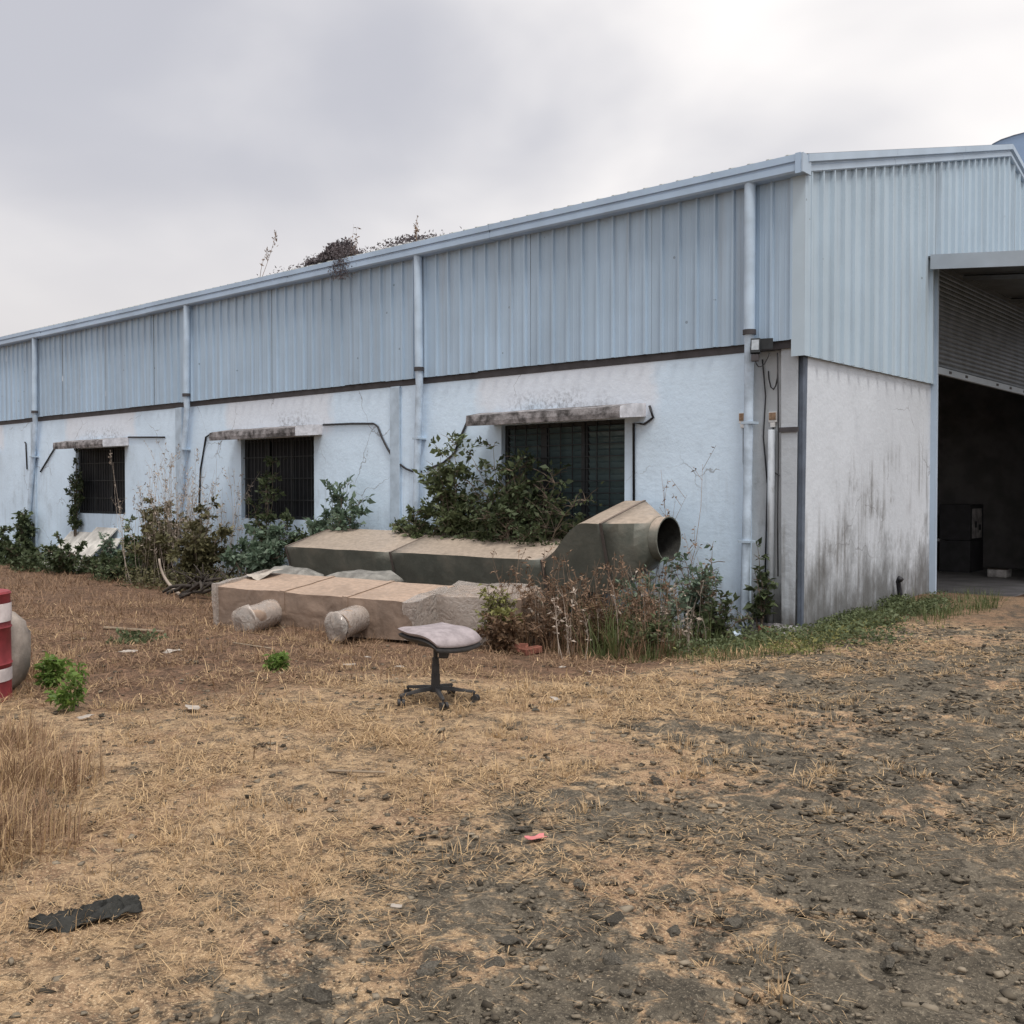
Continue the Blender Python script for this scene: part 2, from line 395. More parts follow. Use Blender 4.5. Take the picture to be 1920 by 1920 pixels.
def ground_mat():
    m, k, p, o = new_mat('dry_yard_ground')
    v = k.n('ShaderNodeNewGeometry').outputs['Position']
    zs = k.n('ShaderNodeAttribute', {'attribute_name': 'track'}).outputs['Fac']
    zb = k.n('ShaderNodeAttribute', {'attribute_name': 'brown'}).outputs['Fac']
    n1 = k.noise(v, 1.3, 6, 0.62, 0.4)
    n2 = k.noise(v, 6.0, 6, 0.65, 0.3)
    n3 = k.noise(v, 28.0, 5, 0.7)
    n4 = k.noise(v, 95.0, 3, 0.7)
    n6 = k.noise(v, 11.0, 6, 0.7, 0.5)
    straw = k.mix(k.ramp(n2, 0.32, 0.66), (0.21, 0.14, 0.088), (0.48, 0.335, 0.20))
    straw = k.mix(k.math('MULTIPLY', k.ramp(n1, 0.48, 0.66), 0.6), straw, (0.35, 0.215, 0.135))
    straw = k.mix(k.math('MULTIPLY', k.ramp(n6, 0.49, 0.62), 0.75), straw, (0.11, 0.083, 0.058))
    straw = k.mix(k.math('MULTIPLY', k.ramp(n3, 0.49, 0.64), 0.8), straw, (0.085, 0.062, 0.042))
    straw = k.mix(k.math('MULTIPLY', k.ramp(n4, 0.53, 0.64), 0.7), straw, (0.70, 0.53, 0.34))
    dirt = k.mix(k.ramp(n2, 0.3, 0.7), (0.085, 0.073, 0.056), (0.185, 0.158, 0.12))
    dirt = k.mix(k.math('MULTIPLY', k.ramp(n6, 0.52, 0.66), 0.6), dirt, (0.05, 0.044, 0.036))
    dirt = k.mix(k.math('MULTIPLY', k.ramp(n3, 0.48, 0.64), 0.75), dirt, (0.042, 0.038, 0.031))
    dirt = k.mix(k.math('MULTIPLY', k.ramp(n4, 0.54, 0.66), 0.7), dirt, (0.31, 0.265, 0.20))
    brown = k.mix(k.ramp(n2, 0.3, 0.7), (0.105, 0.066, 0.045), (0.25, 0.15, 0.098))
    brown = k.mix(k.math('MULTIPLY', k.ramp(n6, 0.5, 0.64), 0.6), brown, (0.06, 0.043, 0.03))
    brown = k.mix(k.math('MULTIPLY', k.ramp(n3, 0.48, 0.64), 0.75), brown, (0.045, 0.032, 0.023))
    brown = k.mix(k.math('MULTIPLY', k.ramp(n4, 0.56, 0.68), 0.5), brown, (0.42, 0.3, 0.2))
    # straw lies in patches over the track dirt
    n5 = k.noise(v, 13.0, 5, 0.7, 0.6)
    patch = k.math('ADD', k.math('ADD', k.math('MULTIPLY', n1, 0.4), k.math('MULTIPLY', n2, 0.35)), k.math('MULTIPLY', n5, 0.35))
    thr = k.math('ADD', 0.47, k.math('MULTIPLY', zs, 0.125))
    sm = k.ramp(k.math('SUBTRACT', patch, thr), -0.03, 0.05)
    c = k.mix(sm, dirt, straw)
    bm = k.ramp(k.math('ADD', zb, k.math('MULTIPLY', k.math('SUBTRACT', n2, 0.5), 0.9)), 0.25, 0.75)
    c = k.mix(bm, c, brown)
    k.set(p.inputs['Base Color'], c)
    p.inputs['Roughness'].default_value = 0.97
    p.inputs['Specular IOR Level'].default_value = 0.15
    h = k.math('ADD', k.math('MULTIPLY', n3, 0.7), k.math('ADD', k.math('MULTIPLY', n4, 0.4), k.math('MULTIPLY', n2, 1.0)))
    k.set(p.inputs['Normal'], k.n('ShaderNodeBump', None, Height=h, Strength=0.8, Distance=0.05).outputs[0])
    return m


M['ground'] = ground_mat()


# ------------------------------------------------------------------ object helpers
def tag(o, label=None, cat=None, group=None, kind=None):
    if label:
        o['label'] = label
    if cat:
        o['category'] = cat
    if group:
        o['group'] = group
    if kind:
        o['kind'] = kind
    return o


def empty(name, loc=(0, 0, 0), rz=0, label=None, cat=None, group=None):
    o = bpy.data.objects.new(name, None)
    o.empty_display_size = 0.1
    col.objects.link(o)
    o.location = loc
    o.rotation_euler = (0, 0, rz)
    return tag(o, label, cat, group)


def link(name, me, parent=None, mat=None):
    if mat is not None and not me.materials:
        me.materials.append(mat)
    o = bpy.data.objects.new(name, me)
    col.objects.link(o)
    o.parent = parent
    return o


def mesh_np(name, V, F, mat, parent=None, smooth=False):
    """V (n,3) array, F (m,k) index array"""
    V = np.ascontiguousarray(V, dtype=np.float32)
    F = np.ascontiguousarray(F, dtype=np.int32)
    me = bpy.data.meshes.new(name)
    me.vertices.add(len(V))
    me.vertices.foreach_set('co', V.ravel())
    m, kk = F.shape
    me.loops.add(m * kk)
    me.loops.foreach_set('vertex_index', F.ravel())
    me.polygons.add(m)
    me.polygons.foreach_set('loop_start', np.arange(0, m * kk, kk, dtype=np.int32))
    me.polygons.foreach_set('loop_total', np.full(m, kk, dtype=np.int32))
    if smooth:
        me.polygons.foreach_set('use_smooth', np.ones(m, dtype=bool))
    me.update(calc_edges=True)
    return link(name, me, parent, mat)


class MB:
    """collects faces for ONE mesh object"""
    def __init__(s):
        s.v, s.f = [], []

    def add(s, vs, fs, M4=None):
        o = len(s.v)
        s.v += [tuple(M4 @ Vector(p)) if M4 is not None else tuple(p) for p in vs]
        s.f += [tuple(o + i for i in f) for f in fs]
        return s

    def box(s, x0, x1, y0, y1, z0, z1, M4=None):
        vs = [(x0, y0, z0), (x1, y0, z0), (x1, y1, z0), (x0, y1, z0), (x0, y0, z1), (x1, y0, z1), (x1, y1, z1), (x0, y1, z1)]
        return s.add(vs, [(0, 3, 2, 1), (4, 5, 6, 7), (0, 1, 5, 4), (1, 2, 6, 5), (2, 3, 7, 6), (3, 0, 4, 7)], M4)

    def ring(s, rings, closed=True, cap=(True, True)):
        n = len(rings[0])
        vs = [p for r_ in rings for p in r_]
        fs = []
        for a in range(len(rings) - 1):
            for i in range(n if closed else n - 1):
                j = (i + 1) % n
                fs.append((a * n + i, a * n + j, (a + 1) * n + j, (a + 1) * n + i))
        if cap[0]:
            fs.append(tuple(reversed(range(n))))
        if cap[1]:
            fs.append(tuple((len(rings) - 1) * n + i for i in range(n)))
        return s.add(vs, fs)

    def tube(s, pts, rad, n=6, cap=(True, True)):
        pts = [Vector(p) for p in pts]
        rr = rad if isinstance(rad, (list, tuple)) else [rad] * len(pts)
        rings = []
        up = Vector((0.13, 0.31, 0.94)).normalized()
        for i, p in enumerate(pts):
            d = (pts[min(i + 1, len(pts) - 1)] - pts[max(i - 1, 0)])
            d = d.normalized() if d.length > 1e-9 else Vector((0, 0, 1))
            a = d.cross(up)
            if a.length < 0.05:
                a = d.cross(Vector((1, 0, 0)))
            a.normalize()
            b = d.cross(a)
            rings.append([tuple(p + rr[i] * (math.cos(t) * a + math.sin(t) * b)) for t in [2 * math.pi * q / n for q in range(n)]])
        return s.ring(rings, True, cap)

    def build(s, name, mat, parent=None, smooth=False, bevel=0.0):
        me = bpy.data.meshes.new(name)
        me.from_pydata(s.v, [], s.f)
        me.update()
        if smooth:
            me.polygons.foreach_set('use_smooth', np.ones(len(me.polygons), dtype=bool))
        o = link(name, me, parent, mat)
        if bevel:
            b = o.modifiers.new('bevel', 'BEVEL')
            b.width = bevel
            b.segments = 2
            b.limit_method = 'ANGLE'
        return o


def smooth_by_angle(o, ang=40):
    me = o.data
    me.polygons.foreach_set('use_smooth', np.ones(len(me.polygons), dtype=bool))
    try:
        me.set_sharp_from_angle(angle=R(ang))
    except Exception:
        pass
    return o


# ------------------------------------------------------------------ ground
def axis_lines(lo, hi, step, far):
    a = list(np.arange(lo, hi + 1e-6, step))
    d, x = step, hi
    right, left = [], []
    while x < far:
        d *= 1.22
        x += d
        right.append(x)
    d, x = step, lo
    while x > -far:
        d *= 1.22
        x -= d
        left.append(x)
    return np.array(left[::-1] + a + right)


gx = axis_lines(-8.5, 8.0, 0.05, 900)
gy = axis_lines(-11.0, 0.6, 0.05, 900)
XX, YY = np.meshgrid(gx, gy)
ZZ = gz(XX, YY)
nearm = np.exp(-(np.maximum(np.abs(XX + 1) - 7.5, 0) ** 2 + np.maximum(np.abs(YY + 5.2) - 6, 0) ** 2) / 4)
tr_ = track(XX, YY)
ZZ = ZZ + nearm * ((fbm(XX, YY, 5.0, 3, 8) - 0.5) * 0.05 + (fbm(XX, YY, 13.0, 2, 9) - 0.5) * (0.025 + 0.02 * tr_))
nx, ny = len(gx), len(gy)
idx = np.arange(nx * ny).reshape(ny, nx)
F = np.stack([idx[:-1, :-1], idx[:-1, 1:], idx[1:, 1:], idx[1:, :-1]], -1).reshape(-1, 4)
ground = mesh_np('ground', np.stack([XX, YY, ZZ], -1).reshape(-1, 3), F, M['ground'], smooth=True)
tag(ground, 'dry straw and grey gravelly dirt of the yard', None, None, 'structure')


def brownf(x, y):
    b = ss(-5.6, -4.0, y) * ss(0.9, -0.6, x) + ss(0.1, -2.6, x) * ss(-8.9, -7.4, y) * 0.95 + 0.5 * ss(-0.6, 1.4, y) * ss(4.6, 2.8, x) * ss(-0.3, 0.1, x)
    return np.clip(b, 0, 1)


for nm, arr in (('track', tr_), ('brown', brownf(XX, YY))):
    at = ground.data.attributes.new(nm, 'FLOAT', 'POINT')
    at.data.foreach_set('value', np.ascontiguousarray(arr.ravel(), dtype=np.float32))

# ------------------------------------------------------------------ warehouse
WH = empty('warehouse', (0, 0, 0), 0, 'long low warehouse with whitewashed walls under ribbed blue-grey metal sheets', 'warehouse')
LEFT = -42.0
ZB = 3.24            # top of long masonry wall
RIDGE_Y, SLOPE = 8.06, 0.266
WIDTH = 2 * RIDGE_Y


def roofline(y):
    return 5.41 + SLOPE * (RIDGE_Y - abs(y - RIDGE_Y))


def wall_open(name, us, zs, holes, f, d0, d1, mat, parent):
    """wall with openings; f(u, d, z) -> point; grid cells in holes left open, reveals closed"""
    us, zs = sorted(us), sorted(zs)

    def isopen(i, j):
        if i < 0 or j < 0 or i >= len(us) - 1 or j >= len(zs) - 1:
            return True
        cu, cz = (us[i] + us[i + 1]) / 2, (zs[j] + zs[j + 1]) / 2
        return any(a < cu < b and c < cz < d for a, b, c, d in holes)
    mb = MB()
    for i in range(len(us) - 1):
        for j in range(len(zs) - 1):
            if isopen(i, j):
                continue
            u0, u1, z0, z1 = us[i], us[i + 1], zs[j], zs[j + 1]
            mb.add([f(u0, d0, z0), f(u1, d0, z0), f(u1, d0, z1), f(u0, d0, z1)], [(0, 1, 2, 3)])
            mb.add([f(u0, d1, z0), f(u0, d1, z1), f(u1, d1, z1), f(u1, d1, z0)], [(0, 1, 2, 3)])
            for (di, dj, a, b) in ((-1, 0, (u0, z0), (u0, z1)), (1, 0, (u1, z1), (u1, z0)), (0, -1, (u1, z0), (u0, z0)), (0, 1, (u0, z1), (u1, z1))):
                if isopen(i + di, j + dj):
                    mb.add([f(a[0], d0, a[1]), f(b[0], d0, b[1]), f(b[0], d1, b[1]), f(a[0], d1, a[1])], [(0, 1, 2, 3)])
    return mb.build(name, mat, parent)


WINS = [(-4.76, -2.53), (-11.47, -9.23), (-18.2, -15.9), (-24.95, -22.7), (-31.7, -29.4)]
WZ0, WZ1 = 1.0, 2.51
us = [LEFT, -0.69] + [u for wn in WINS for u in wn]
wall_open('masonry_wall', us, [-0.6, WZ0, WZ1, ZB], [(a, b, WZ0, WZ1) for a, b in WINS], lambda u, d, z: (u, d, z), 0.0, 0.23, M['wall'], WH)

# gable masonry, its edge leaning beside the tapered steel column
JAMB = 4.47
mb = MB()
fr = [(0, 0.115, -0.6), (0, JAMB, -0.6), (0, JAMB, 3.16), (0, 0.19, 3.16), (0, 0.15, 1.5)]
bk = [(-0.23, p[1], p[2]) for p in fr]
n = len(fr)
mb.add(fr + bk, [tuple(range(n)), tuple(reversed(range(n, 2 * n)))] + [(i, i + n, (i + 1) % n + n, (i + 1) % n) for i in range(n)])
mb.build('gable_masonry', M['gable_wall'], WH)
mb = MB()
DOOR1 = 12.0
mb.box(-0.23, 0, DOOR1, WIDTH, -0.9, 3.16)
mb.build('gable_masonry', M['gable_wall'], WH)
MB().box(LEFT, -0.3, WIDTH - 0.23, WIDTH, -0.9, 5.3).build('rear_wall', M['inner'], WH)
mb = MB()
mb.add([(LEFT, 0.25, -0.9), (LEFT, WIDTH - 0.25, -0.9), (LEFT, WIDTH - 0.25, 5.3), (LEFT, RIDGE_Y, 7.4), (LEFT, 0.25, 5.3)], [(0, 1, 2, 3, 4)])
mb.build('far_gable', M['inner'], WH)
MB().box(LEFT + 0.1, 0.02, 0.24, WIDTH - 0.24, -0.6, -0.40).build('floor_slab', M['inner'], WH)

# recessed corner: plaster panel, steel column, conduit
MB().box(-0.688, -0.02, 0.11, 0.2, -0.6, 3.3).build('niche_panel', M['niche_wall'], WH)
mb = MB()
mb.add([(-0.235, 0.02, -0.5), (-0.075, 0.02, -0.5), (-0.045, 0.02, 3.3), (-0.265, 0.02, 3.3),
        (-0.235, 0.035, -0.5), (-0.075, 0.035, -0.5), (-0.045, 0.035, 3.3), (-0.265, 0.035, 3.3)],
       [(0, 1, 2, 3), (7, 6, 5, 4), (0, 4, 5, 1), (1, 5, 6, 2), (2, 6, 7, 3), (3, 7, 4, 0)])
mb.box(-0.165, -0.145, 0.036, 0.109, -0.5, 3.3)
colm = mb.build('corner_column', M['grimy'], WH)
MB().box(-0.275, -0.03, 0.0, 0.019, 2.24, 2.30).build('splice_band', M['girt'], colm)
M['web_shade'] = simple('web_shade_blue_grey', (0.11, 0.135, 0.18), 0.6, 0, 0.3, 3)  # column web strips, darkened in colour for the shade in the corner gap
MB().box(-0.062, -0.022, 0.075, 0.1095, -0.5, 3.3).build('web_shade_strip', M['web_shade'], colm)
MB().box(-0.0195, -0.004, 0.075, 0.2, -0.5, 3.3).build('web_shade_strip', M['web_shade'], colm)
mb = MB()
mb.tube([(-0.41, 0.055, -0.3), (-0.405, 0.055, 1.1), (-0.40, 0.055, 2.28)], 0.045, 10)
mb.build('conduit', M['grimy'], WH, True)

mb = MB()
mb.ring([[(x_, -0.16 + 0.02 * math.sin(9 * x_), -0.6), (x_, -0.13, -0.16 + 0.03 * math.sin(23 * x_)), (x_, -0.03, -0.09 + 0.03 * math.sin(17 * x_)), (x_, 0.012, -0.08), (x_, 0.012, -0.6)] for x_ in np.linspace(-0.62, 0.06, 12)], True, (True, True))
mb.build('broken_plinth', M['conc'], WH)
for pts in ([(-0.55, 0.095, 3.15), (-0.5, 0.09, 2.7), (-0.53, 0.095, 2.2), (-0.47, 0.09, 1.6), (-0.5, 0.095, 0.4)], [(-0.3, 0.0, 3.2), (-0.29, 0.005, 2.6), (-0.285, 0.008, 2.0), (-0.29, 0.006, 1.2), (-0.28, 0.005, 0.5)], [(-0.46, 0.08, 3.0), (-0.45, 0.075, 2.9), (-0.42, 0.07, 2.8), (-0.38, 0.06, 2.77), (-0.34, 0.04, 2.81), (-0.31, 0.02, 2.9), (-0.3, 0.01, 3.0)]):
    MB().tube(pts, 0.009, 5).build('loose_cable', M['black'], WH, True)

# steel girt between masonry and sheets
MB().box(LEFT, -0.03, -0.012, 0.10, ZB + 0.002, 3.42).build('girt', M['girt'], WH)
MB().box(-0.1, 0.006, -0.03, JAMB, 3.162, 3.30).build('girt', M['girt'], WH)


def rib_profile(u0, u1, pitch, rib_h, phase=0.0):
    """polyline (u, d) across a sheet, narrow ribs standing proud"""
    pts = [(u0, 0.0)]
    k0 = math.ceil((u0 - phase) / pitch - 1e-6)
    while True:
        c = phase + k0 * pitch
        if c > u1 + 1e-6:
            break
        for du, d in ((-0.027, 0), (-0.014, rib_h), (0.014, rib_h), (0.027, 0)):
            if u0 + 1e-4 < c + du < u1 - 1e-4:
                pts.append((c + du, d))
        # two shallow swages in the pan
        for s_ in (0.36, 0.64):
            q = c + pitch * s_
            for du, d in ((-0.012, 0), (0, 0.004), (0.012, 0)):
                if u0 + 1e-4 < q + du < u1 - 1e-4:
                    pts.append((q + du, d))
        k0 += 1
    pts.append((u1, 0.0))
    return sorted(pts)


# long-side cladding, one object per sheet (shared mesh)
PITCH = 0.26
SW = PITCH * 4
prof = rib_profile(-SW, 0.0, PITCH, 0.036, -PITCH * 0.35)
mb = MB()
rows = []
for z in (3.34, 5.30):
    rows.append([(u, -0.045 - d, z) for u, d in prof])
mb.ring(rows, False, (False, False))
# bottom drip lip
mb.ring([[(u, -0.045 - d, 3.34) for u, d in prof], [(u, -0.02, 3.345) for u, d in prof]], False, (False, False))
proto = mb.build('cladding_sheet', M['clad'], WH)
x = 0.0
i = 0
while x > LEFT + SW:
    o = proto if i == 0 else proto.copy()
    if i:
        col.objects.link(o)
        o.parent = WH
    o.location = (x, random.uniform(-0.004, 0.003), random.uniform(-0.008, 0.008))
    o.rotation_euler = (random.uniform(-0.0015, 0.0015), 0, random.uniform(-0.003, 0.003))
    x -= SW
    i += 1

# gable cladding
GP = 0.318
GSW = GP * 3
y = -0.04
first = True
while y < WIDTH:
    y1 = min(y + GSW, WIDTH + 0.04)
    cuts = [(y, y1)]
    for c in (JAMB - 0.03, DOOR1 + 0.03):
        if y < c < y1:
            cuts = [(y, c), (c, y1)]
    for a, b in cuts:
        zb = 5.0 if (a + b) / 2 > JAMB - 0.03 and (a + b) / 2 < DOOR1 + 0.03 else 3.14
        pr = rib_profile(a, b, GP, 0.05, 0.08)
        if a < RIDGE_Y < b:
            pr = sorted(pr + [(RIDGE_Y, 0.0)])
        mb = MB()
        mb.ring([[(0.045 + d, u, zb) for u, d in pr], [(0.045 + d, u, roofline(u) - 0.1) for u, d in pr]], False, (False, False))
        mb.ring([[(0.02, u, zb + 0.004) for u, d in pr], [(0.045 + d, u, zb) for u, d in pr]], False, (False, False))
        o = mb.build('gable_sheet', M['clad_gable'], WH)
        o.location = (random.uniform(-0.003, 0.003), 0, 0)
    y = y1

# corner trim
mb = MB()
mb.add([(-0.085, -0.083, 3.13), (0.085, -0.083, 3.13), (0.085, 0.06, 3.13), (0.079, 0.06, 3.13), (0.079, -0.077, 3.13), (-0.085, -0.077, 3.13),
        (-0.085, -0.083, 5.32), (0.085, -0.083, 5.32), (0.085, 0.06, 5.32), (0.079, 0.06, 5.32), (0.079, -0.077, 5.32), (-0.085, -0.077, 5.32)],
       [(i, (i + 1) % 6, (i + 1) % 6 + 6, i + 6) for i in range(6)] + [(5, 4, 3, 2, 1, 0), (6, 7, 8, 9, 10, 11)])
mb.build('corner_trim', M['clad_gable'], WH)


def extrude_x(prof, x0, x1, mb=None):
    mb = mb or MB()
    return mb.ring([[(x0, a, b) for a, b in prof], [(x1, a, b) for a, b in prof]], True, (True, True))


# eave gutter in lengths, with folded face
gut = [(-0.05, 5.24), (-0.20, 5.24), (-0.225, 5.262), (-0.225, 5.335), (-0.205, 5.345), (-0.205, 5.36), (-0.235, 5.372), (-0.235, 5.452),
       (-0.228, 5.452), (-0.215, 5.38), (-0.195, 5.27), (-0.05, 5.265)]
x = 0.10
k = 0
while x > LEFT:
    L = 4.9
    g = extrude_x(gut, max(LEFT, x - L) + 0.006, x).build('gutter', M['gutter'], WH)
    g.location = (0, random.uniform(-0.004, 0.004), random.uniform(-0.006, 0.006) if k else 0)
    x -= L
    k += 1
MB().box(0.101, 0.125, -0.236, -0.02, 5.235, 5.456).build('gutter_end_cap', M['trim'], WH)
MB().box(0.03, 0.098, -0.246, -0.238, 5.225, 5.46).build('gutter_joint', M['gutter'], WH)

# roof slopes
for sgn in (0, 1):
    mb = MB()
    xs = []
    xx = 0.12
    while xx > LEFT:
        xs += [(xx, 0.0), (xx - 0.19, 0.0), (xx - 0.205, 0.03), (xx - 0.235, 0.03)]
        xx -= 0.25

    def rp(xv, d, t):
        yy = -0.19 + (RIDGE_Y + 0.19) * t
        zz = 5.45 + d + SLOPE * (RIDGE_Y + 0.19) * t
        return (xv, yy if sgn == 0 else WIDTH - yy, zz)
    mb.ring([[rp(a, d, 0) for a, d in xs], [rp(a, d, 1) for a, d in xs]], False, (False, False))
    mb.ring([[rp(a, -0.03, 0) for a, d in xs], [rp(a, d, 0) for a, d in xs]], False, (False, False))
    mb.build('roof_slope', M['roof'], WH)
# ridge cap
mb = MB()
mb.ring([[(0.05, RIDGE_Y - 0.3, 7.54), (0.05, RIDGE_Y, 7.61), (0.05, RIDGE_Y + 0.3, 7.54)], [(LEFT, RIDGE_Y - 0.3, 7.54), (LEFT, RIDGE_Y, 7.61), (LEFT, RIDGE_Y + 0.3, 7.54)]], False, (False, False))
mb.build('ridge_cap', M['trim'], WH)

# rake (gable edge) trim in lengths: upper fascia and lower fold
for a, b in ((-0.1, 2.65), (2.65, 5.5), (5.5, RIDGE_Y), (RIDGE_Y, 11.0), (11.0, 13.8), (13.8, WIDTH + 0.1)):
    a2, b2 = a + 0.004, b - 0.004
    mb = MB()

    def rk(yv, dz, xv):
        return (xv, yv, roofline(yv) + dz)
    pr_ = [(0.086, -0.13), (0.105, -0.115), (0.105, -0.05), (0.09, -0.035), (0.09, -0.02), (0.135, -0.005), (0.135, 0.085), (-0.05, 0.09), (-0.05, 0.06), (0.0, -0.13)]
    mb.ring([[rk(a2, dz, xv) for xv, dz in pr_], [rk(b2, dz, xv) for xv, dz in pr_]], True, (True, True))
    mb.build('rake_trim', M['trim'], WH)

# downpipes: upper painted length, dark collar, lower chalky length that leans
for (xt, xm, xb) in ((-0.60, -0.60, -0.675), (-6.40, -6.38, -6.60), (-13.1, -13.15, -13.75), (-19.95, -20.0, -20.7), (-26.7, -26.75, -27.3), (-33.4, -33.4, -33.9)):
    yy = -0.145
    mb = MB()
    zg = gzf(xb, -0.2)
    zc = 3.47
    mb.tube([(xt, yy, 5.26), (xm, yy, zc)], 0.068, 14)
    up = mb.build('downpipe', M['pipe'], WH, True)
    smooth_by_angle(up)
    mb = MB()
    mb.tube([(xm, yy, zc + 0.02), (xm, yy, zc - 0.04)], 0.08, 14)
    smooth_by_angle(mb.build('collar', M['girt'], up))
    mb = MB()
    mb.tube([(xm, yy, zc - 0.03), (xm - 0.01, yy + 0.02, ZB - 0.05), (xm * 0.5 + xb * 0.5, -0.1, 1.55), (xb, -0.1, zg + 0.14), (xb - 0.03, -0.16, zg + 0.05), (xb - 0.07, -0.25, zg + 0.02)], [0.062, 0.06, 0.056, 0.055, 0.055, 0.055], 12)
    lo = mb.build('lower_pipe', M['pipe_low'], up)
    smooth_by_angle(lo)
    for zc2 in (2.35, 0.9):
        t = (3.2 - zc2) / 3.2
        xc = xm + (xb - xm) * t
        MB().box(xc - 0.075, xc + 0.075, -0.17, -0.002, zc2, zc2 + 0.03).build('pipe_clip', M['steel_white'], up)

# white pilaster strips beside the pipes
for xc, wd in ((-7.06, 0.11), (-13.62, 0.12), (-20.35, 0.11)):
    MB().box(xc - wd, xc + wd, -0.05, 0.002, -0.6, ZB - 0.003).build('pilaster', M['steel_white'], WH, False, 0.008)


# windows
def window(wx0, wx1, kind, parent):
    wn = bpy.data.objects.new('window', None)
    col.objects.link(wn)
    wn.parent = parent
    wn.empty_display_size = 0.1
    y0, y1 = 0.085, 0.135
    fr = MB()
    fr.box(wx0 + 0.003, wx0 + 0.06, y0, y1, WZ0 + 0.003, WZ1 - 0.003)
    fr.box(wx1 - 0.06, wx1 - 0.003, y0, y1, WZ0 + 0.003, WZ1 - 0.003)
    fr.box(wx0 + 0.06, wx1 - 0.06, y0, y1, WZ0 + 0.003, WZ0 + 0.06)
    fr.box(wx0 + 0.06, wx1 - 0.06, y0, y1, WZ1 - 0.06, WZ1 - 0.003)
    f = fr.build('frame', M['winframe'], wn)
    ww = wx1 - wx0
    cuts = [wx0 + ww * 0.335, wx0 + ww * 0.665]
    edges = [wx0 + 0.06] + [q for c in cuts for q in (c - 0.055, c + 0.055)] + [wx1 - 0.06]
    for c in cuts:
        MB().box(c - 0.055, c + 0.055, y0 + 0.005, y1 + 0.005, WZ0 + 0.061, WZ1 - 0.061).build('mullion', M['winframe'], wn)
    gr = MB()
    if kind == 'louvre':
        gz_list = np.arange(WZ0 + 0.16, WZ1 - 0.1, 0.17)
        for zz in gz_list:
            gr.box(wx0 + 0.061, wx1 - 0.061, 0.055, 0.067, zz, zz + 0.012)
        for xx in (np.arange(wx0 + 0.2, wx1 - 0.1, 0.215)):
            gr.box(xx, xx + 0.014, 0.068, 0.08, WZ0 + 0.01, WZ1 - 0.01)
    else:
        for xx in (np.arange(wx0 + 0.12, wx1 - 0.08, 0.115)):
            gr.box(xx, xx + 0.016, 0.06, 0.076, WZ0 + 0.01, WZ1 - 0.01)
        for zz in (1.35, 1.75, 2.15):
            gr.box(wx0 + 0.01, wx1 - 0.01, 0.045, 0.059, zz, zz + 0.014)
    gr.build('grille', M['winframe'], wn)
    for b in range(3):
        a0, a1 = edges[2 * b], edges[2 * b + 1]
        if kind == 'louvre':
            me = None
            ns = 16
            ph = (WZ1 - WZ0 - 0.13) / ns
            for s_ in range(ns):
                if me is None:
                    sl = MB()
                    rot = Matrix.Rotation(R(28), 4, 'X')
                    sl.box(0.008, a1 - a0 - 0.008, -0.003, 0.003, -0.046, 0.046, rot)
                    o = sl.build('louvre_slat', M['glass'], wn)
                    me = o.data
                else:
                    o = link('louvre_slat', me, wn)
                o.location = (a0, 0.125, WZ0 + 0.065 + ph * (s_ + 0.5))
                o.rotation_euler = (random.uniform(-0.09, 0.09), 0, 0)
        else:
            MB().box(a0, a1, y0 + 0.03, y0 + 0.036, WZ0 + 0.061, WZ1 - 0.061).build('pane', M['darkglass'], wn)
    return wn


for kx, (a, b) in enumerate(WINS):
    window(a, b, 'louvre' if kx == 0 else 'bars', WH)
    # concrete sun-shade slab over the window
    s0, s1 = ((-4.92, -2.19), (-11.6, -8.99), (-18.05, -15.72), (-24.75, -22.45), (-31.5, -29.2))[kx]
    mb = MB()
    nxs, L_ = 14, s1 - s0
    top, bot = [], []
    rows = []
    for q in range(nxs + 1):
        xx = s0 + L_ * q / nxs
        e = (fbm(np.array(xx * 3.0), np.array(1.0), 1.0, 3, 40) - 0.5) * 0.05
        rows.append([(xx, -0.0, WZ1 + 0.012), (xx, -0.60 + e, WZ1 - 0.035 + e * 0.3), (xx, -0.61 + e, WZ1 + 0.03), (xx, -0.60 + e * 0.6, WZ1 + 0.115 + e * 0.5), (xx, -0.3, WZ1 + 0.17 + e * 0.4), (xx, -0.0, WZ1 + 0.19)])
    mb.ring(rows, True, (True, False))
    sh = mb.build('window_shade', M['conc'], WH)
    MB().add([(p[0] + 0.002, p[1], p[2]) for p in rows[-1]], [tuple(range(6))]).build('shade_end', M['conc_end'], sh)

# cables clipped to the long wall
for pts in ([(-8.94, 2.69), (-8.2, 2.68), (-7.6, 2.655), (-7.5, 2.6), (-7.4, 2.42), (-7.27, 2.24), (-7.15, 2.1), (-7.01, 1.99), (-6.82, 1.89), (-6.64, 1.84), (-6.45, 1.84)], [(-6.33, 1.87), (-5.97, 1.97), (-5.73, 2.11), (-5.60, 2.34), (-5.44, 2.6)],
            [(-12.92, 1.1), (-12.85, 1.96), (-12.65, 2.6), (-12.44, 2.67), (-11.7, 2.7)], [(-15.7, 2.7), (-14.2, 2.65)], [(-19.21, 2.56), (-20.0, 1.99)], [(-20.85, 2.75), (-20.79, 2.71), (-20.74, 2.06)],
            [(-2.12, 2.66), (-2.06, 2.5), (-2.2, 2.42), (-2.37, 2.44), (-2.36, 1.0)]):
    y_ = -0.022 if pts[0][0] < -7.2 or pts[0][0] > -6.4 else -0.07
    MB().tube([(a, y_, b) for a, b in pts], 0.018, 6).build('cable', M['black'], WH, True)

